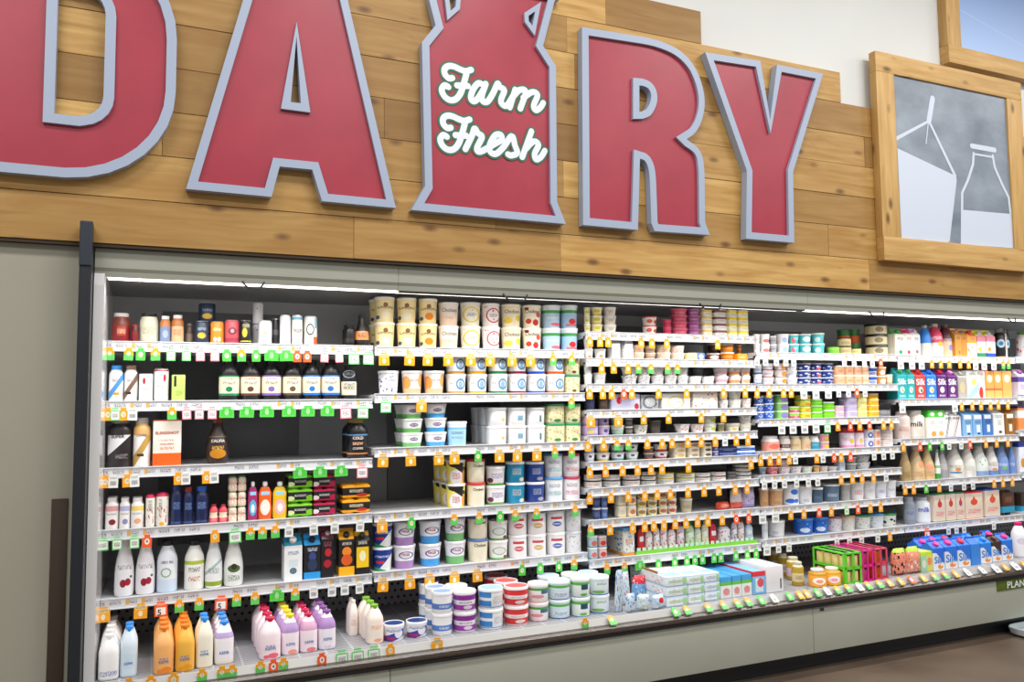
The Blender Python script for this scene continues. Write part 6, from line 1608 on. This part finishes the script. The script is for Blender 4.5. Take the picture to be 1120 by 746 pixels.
rows('E3', [(979, 991.5, 450, 'rtd', C('dccac4', ('B', .1, .6, 'e4d2ca'), ('T', .2, .8, .3, .5, 'c08a80')), 'pale pink milk bottle', 1, dict(cap='b8a8a0')), (992.3, 1006.5, 449, 'rtd', C('e6e0d4', ('B', 0, .08, 'd4ccc0')), 'cream milk bottle with black word', 1, dict(cap='eceae6', txt=(('milk', 0, .52, .7, '2a2a2a'),))), (1007.3, 1018.3, 449, 'box', C('f0ece2', ('B', .74, 1, '3fc038'), ('E', .5, .86, .26, .08, 'f0c8d0'), ('T', .2, .8, .5, .62, 'd87a6a'), ('E', .6, .14, .3, .1, 'e0a050')), 'white carton with green top and pink print', 1, dict(dp=.09)), (1018.9, 1030, 449, 'box', C('f0ece4', ('B', .74, 1, '3fc038'), ('E', .5, .86, .26, .08, 'f0c8d0'), ('T', .2, .8, .5, .62, '7aa0d8'), ('E', .5, .14, .3, .1, 'e0b060')), 'white carton with green top and blue print', 1, dict(dp=.09)),
            (1031, 1040, 449, 'carton', C('eeeceb', ('D', -1.2, -.3, -.2, '2a2a2e'), ('D', -1.2, -.1, .02, '4a4a50'), ('T', .1, .9, .66, .76, '1f1f22'), ('B', 0, .03, '7a70d0')), 'white carton with black brush print, inner', 1, dict(cap='e8e4e4')), (1040.6, 1050.3, 449, 'carton', C('eeecec', ('D', -1.2, -.3, -.2, '2a2a2e'), ('D', -1.2, -.1, .02, 'd8a07a'), ('T', .1, .9, .66, .76, '1f1f22'), ('B', 0, .03, '7a70d0')), 'white carton with black brush print, outer', 1, dict(cap='e8e4e4')),
            (1052.3, 1062.6, 447, 'carton', C('7eaedc', ('Q', .15, .95, .62, .76, 'eef2f6'), ('T', .25, .85, .44, .58, '1d2a3a'), ('Q', .4, .76, .14, .4, 'e8eef2'), ('E', .6, .1, .16, .04, '1f2a34')), 'pale blue drink carton, inner', 1), (1063.2, 1073.5, 447, 'carton', C('7aaada', ('Q', .15, .95, .62, .76, 'eef2f6'), ('T', .25, .85, .44, .58, '1d2a3a'), ('Q', .4, .76, .14, .4, 'e8eef2'), ('E', .6, .1, .16, .04, '1f2a34')), 'pale blue drink carton, outer', 1), (1074.3, 1084.8, 446.5, 'carton', C('3f70b4', ('Q', .15, .85, .62, .76, 'e6ecf2'), ('T', .25, .85, .44, .58, '10203a'), ('Q', .4, .7, .14, .4, 'd8e2ec')), 'deep blue drink carton', 1), (1086, 1097.6, 446, 'carton', C('e8e6e0', ('T', .2, .8, .62, .76, '8ab0c8'), ('T', .35, .75, .36, .56, '8a8a86'), ('E', .6, .12, .16, .05, '3a3a38')), 'white drink carton', 1), (1099, 1109, 446, 'carton', C('8c5c1e', ('Q', .15, .85, .62, .76, 'f0e8da'), ('T', .25, .75, .44, .58, '2a1a0a'), ('Q', .36, .7, .14, .4, 'e4d8c4')), 'brown drink carton', 1)])
tags('E3', '988:o 1006:r 1017:g 1030:g 1038:w 1051:w 1061:r 1078:o 1090:o 1102:o')
WB = dict(cap='e8e4d8')
rows('E4', [(984, 993, 488, 'wine', C('b59a6c', ('T', .2, .8, .1, .3, '8a7048')), 'dim tan milk bottle', 1, dict(cap='c8b48c')), (994.3, 1006.5, 488, 'wine', C('dcc294', ('E', .7, .5, .2, .12, 'e89a70'), ('T', .2, .8, .1, .28, 'c88a68')), 'tan milk bottle with white cap', 1, dict(cap='eeeae4')), (1007.3, 1018, 488, 'wine', C('dcbf8c', ('E', .5, .4, .3, .1, 'e8a080'), ('T', .2, .8, .1, .28, 'c88a68')), 'tan milk bottle with pink print', 1, dict(cap='b8a890')), (1018.6, 1024.3, 492, 'wine', C('e6eae4', ('B', 0, .2, '3f9a3a'), ('B', .4, .5, '8ac080')), 'narrow white and green bottle', 1, dict(cap='8ac0a0')), (1025, 1033, 488, 'wine', C('a4a0a6', ('B', .3, .5, 'b8b4ba')), 'grey milk bottle with navy cap', 1, dict(cap='2f3a78')),
            (1033.8, 1048.5, 485, 'wine', C('e4e2d8', ('E', .6, .26, .14, .06, 'e08a3a'), ('E', .5, .16, .3, .03, '4a90c8'), ('T', .2, .8, .3, .4, 'a8a8a0')), 'white milk bottle with orange print', 1, WB), (1049.2, 1061.8, 485, 'wine', C('e0dfd8', ('T', .2, .8, .2, .35, 'c0c0b8')), 'plain white milk bottle', 1, WB), (1062.5, 1075.3, 484.5, 'wine', C('e0e4e0', ('B', 0, .16, '88a4cc'), ('S', 4, .24, '8ab090', .35, .7)), 'white milk bottle with green leaves', 1, dict(cap='8ab8a8')), (1076, 1086.6, 484.5, 'wine', C('dedcd8', ('B', 0, .16, '6a8cc8'), ('T', .2, .8, .3, .45, '9a8a84'), ('E', .6, .2, .2, .05, 'd89a60')), 'white milk bottle with brown cap', 1, dict(cap='9a6a44')), (1087.3, 1098.3, 484, 'wine', C('7692c8', ('E', .6, .22, .2, .05, '7ac070'), ('T', .2, .8, .28, .38, 'c8d4ea')), 'blue milk bottle with green cap', 1, dict(cap='6a9a4a')), (1099, 1109, 483.5, 'wine', C('6f8cc4', ('T', .2, .8, .28, .38, 'c0cce4')), 'blue milk bottle with tan cap', 1, dict(cap='b8a07a'))])
tags('E4', '990:o 999:o 1013:g 1027:o 1040:w 1054:w 1064:w 1087:o 1097:o 1107:o')
rows('E5', [(989, 998, 543.5, 'rtd', C('8c96a4', ('B', .2, .6, '9aa4b4'), ('T', .2, .8, .4, .55, '5a64a0')), 'slate grey milk bottle', 1, dict(cap='b0b8c0')), (999, 1013, 543.5, 'rtd', C('dfe4e8', ('B', 0, .1, 'ccd2d8')), 'white milk bottle with blue word', 1, dict(cap='b4bcc4', txt=(('milk', .04, .54, .66, '4a5cc0'),)))])
PK = lambda c, rim: C('e4d2bc', ('E', .5, .62, .2, .12, c), ('E', .5, .74, .07, .08, c), ('T', .15, .85, .2, .36, 'e06a70'), ('B', 0, .03, rim), ('B', .95, 1, rim))
for x0, x1, yt, c, rim, l in ((1021, 1033.4, 540, 'c83a30', '2f7a4a', 'green rim, widest'), (1034, 1045, 539, 'c83a30', '2f7a4a', 'green rim, middle'), (1045.6, 1054.6, 538.5, 'b83a50', '2f7a4a', 'green rim, narrow'), (1055.2, 1074.5, 538, 'd84a2a', 'd83038', 'red rim'), (1077, 1093, 535, 'd8542a', '2a5ac0', 'blue rim')):
    I('E5', 'box', x0, x1, yt, PK(c, rim), f'beige drink box with {l}', dp=.3 if x0 < 1030 else .12)
I('E5', 'pack', 1096, 1109, 537, C('4a2a1c', ('B', 0, .3, '2a9ac0'), ('T', .2, .8, .5, .8, '8a5a3a')), 'dark brown dessert pack with teal base', cup='3a2016', dp=.16)
tags('E5', '1014:R 1037:w 1046:w 1054:w 1087:w')
SB = lambda c: art('eef2f8', ('B', .6, 1, c), ('D', .5, .72, 1.1, c), ('E', .6, .12, .26, .08, 'f0903a'), ('E', .7, .17, .1, .04, 'f6e6c0'))
STX = (('Silk', 0, .36, .9, '2a78d8'),)
for x0, x1, yt, yb, c, cp, l in ((1020.8, 1033, 592, 624, '2a6fe0', 'f03a90', 'pink cap, inner'), (1033.8, 1047.2, 590.5, 622, '2a78e4', 'f03a90', 'pink cap, outer'), (1048, 1061.4, 589, 620, '2a78e4', 'e83048', 'red cap'), (1073, 1084.6, 587, 616.5, '2a84ec', '3a8af0', 'blue cap'), (1085.3, 1095.4, 586, 614.5, '3f2a24', '5a3a30', 'brown top'), (1096.2, 1108, 584, 613, '2a78e0', 'f03a8a', 'pink cap, outermost')):
    I('Ed', 'carton', x0, x1, yt, SB(c), f'white and blue drink carton with {l}', yb=yb, d=2, cap=cp, txt=STX)
I('Ed', 'carton', 1062, 1072.4, 588, C('3a8ae4', ('B', .76, 1, '2468c8')), 'plain blue drink carton turned sideways', yb=618, d=2)
I('Ed', 'jug', 1109, 1119.5, 571, C('f0eef0', ('E', .5, .5, .3, .1, 'd8d0e0')), 'white milk bottle with pink cap, at the edge', yb=611, cap='e0307c')
tags('Ed', '1008:o 1020:b 1032:b 1043:o 1056:w 1072:w 1087:W 1097:o 1108:W 1118:o', Y=-.29, z=DECKZ + .004, lean=-.9)
# the next bay, just inside the frame
rows('F1', [(1113, 1121, 363, 'rtd', C('e8e0e0', ('S', 4, .3, 'c03038', .2, .8)), 'white bottle with red print', 1, dict(cap='6aa048'))])
rows('F2', [(1113, 1122, 404, 'carton', C('dcd0e4', ('B', .5, .7, '5a4a9a'), ('T', .2, .8, .2, .4, '8a7aa8')), 'white and purple drink carton', 1, dict(cap='a05aa8'))])
rows('F3', [(1113, 1122, 444, 'box', C('e08a4a', ('B', .5, .8, 'e8e4dc'), ('B', .9, 1, '4a2a5a')), 'orange and white box', 1)])
rows('F4', [(1113, 1123, 484, 'box', C('dfe2ec', ('B', .84, 1, '2a3a90'), ('E', .4, .3, .22, .16, 'd89028')), 'white box with navy top', 1)])
rows('F5', [(1113, 1122, 540, 'box', C('3a2a24', ('B', 0, .3, '2a9ac0')), 'brown and teal box', 1)])

write_labels()
write_tag_labels()
print('THINGS', sum(len(r['objs']) for r in ROWS), 'TAGS', sum(len(v) for v in ROWS_T.values()))
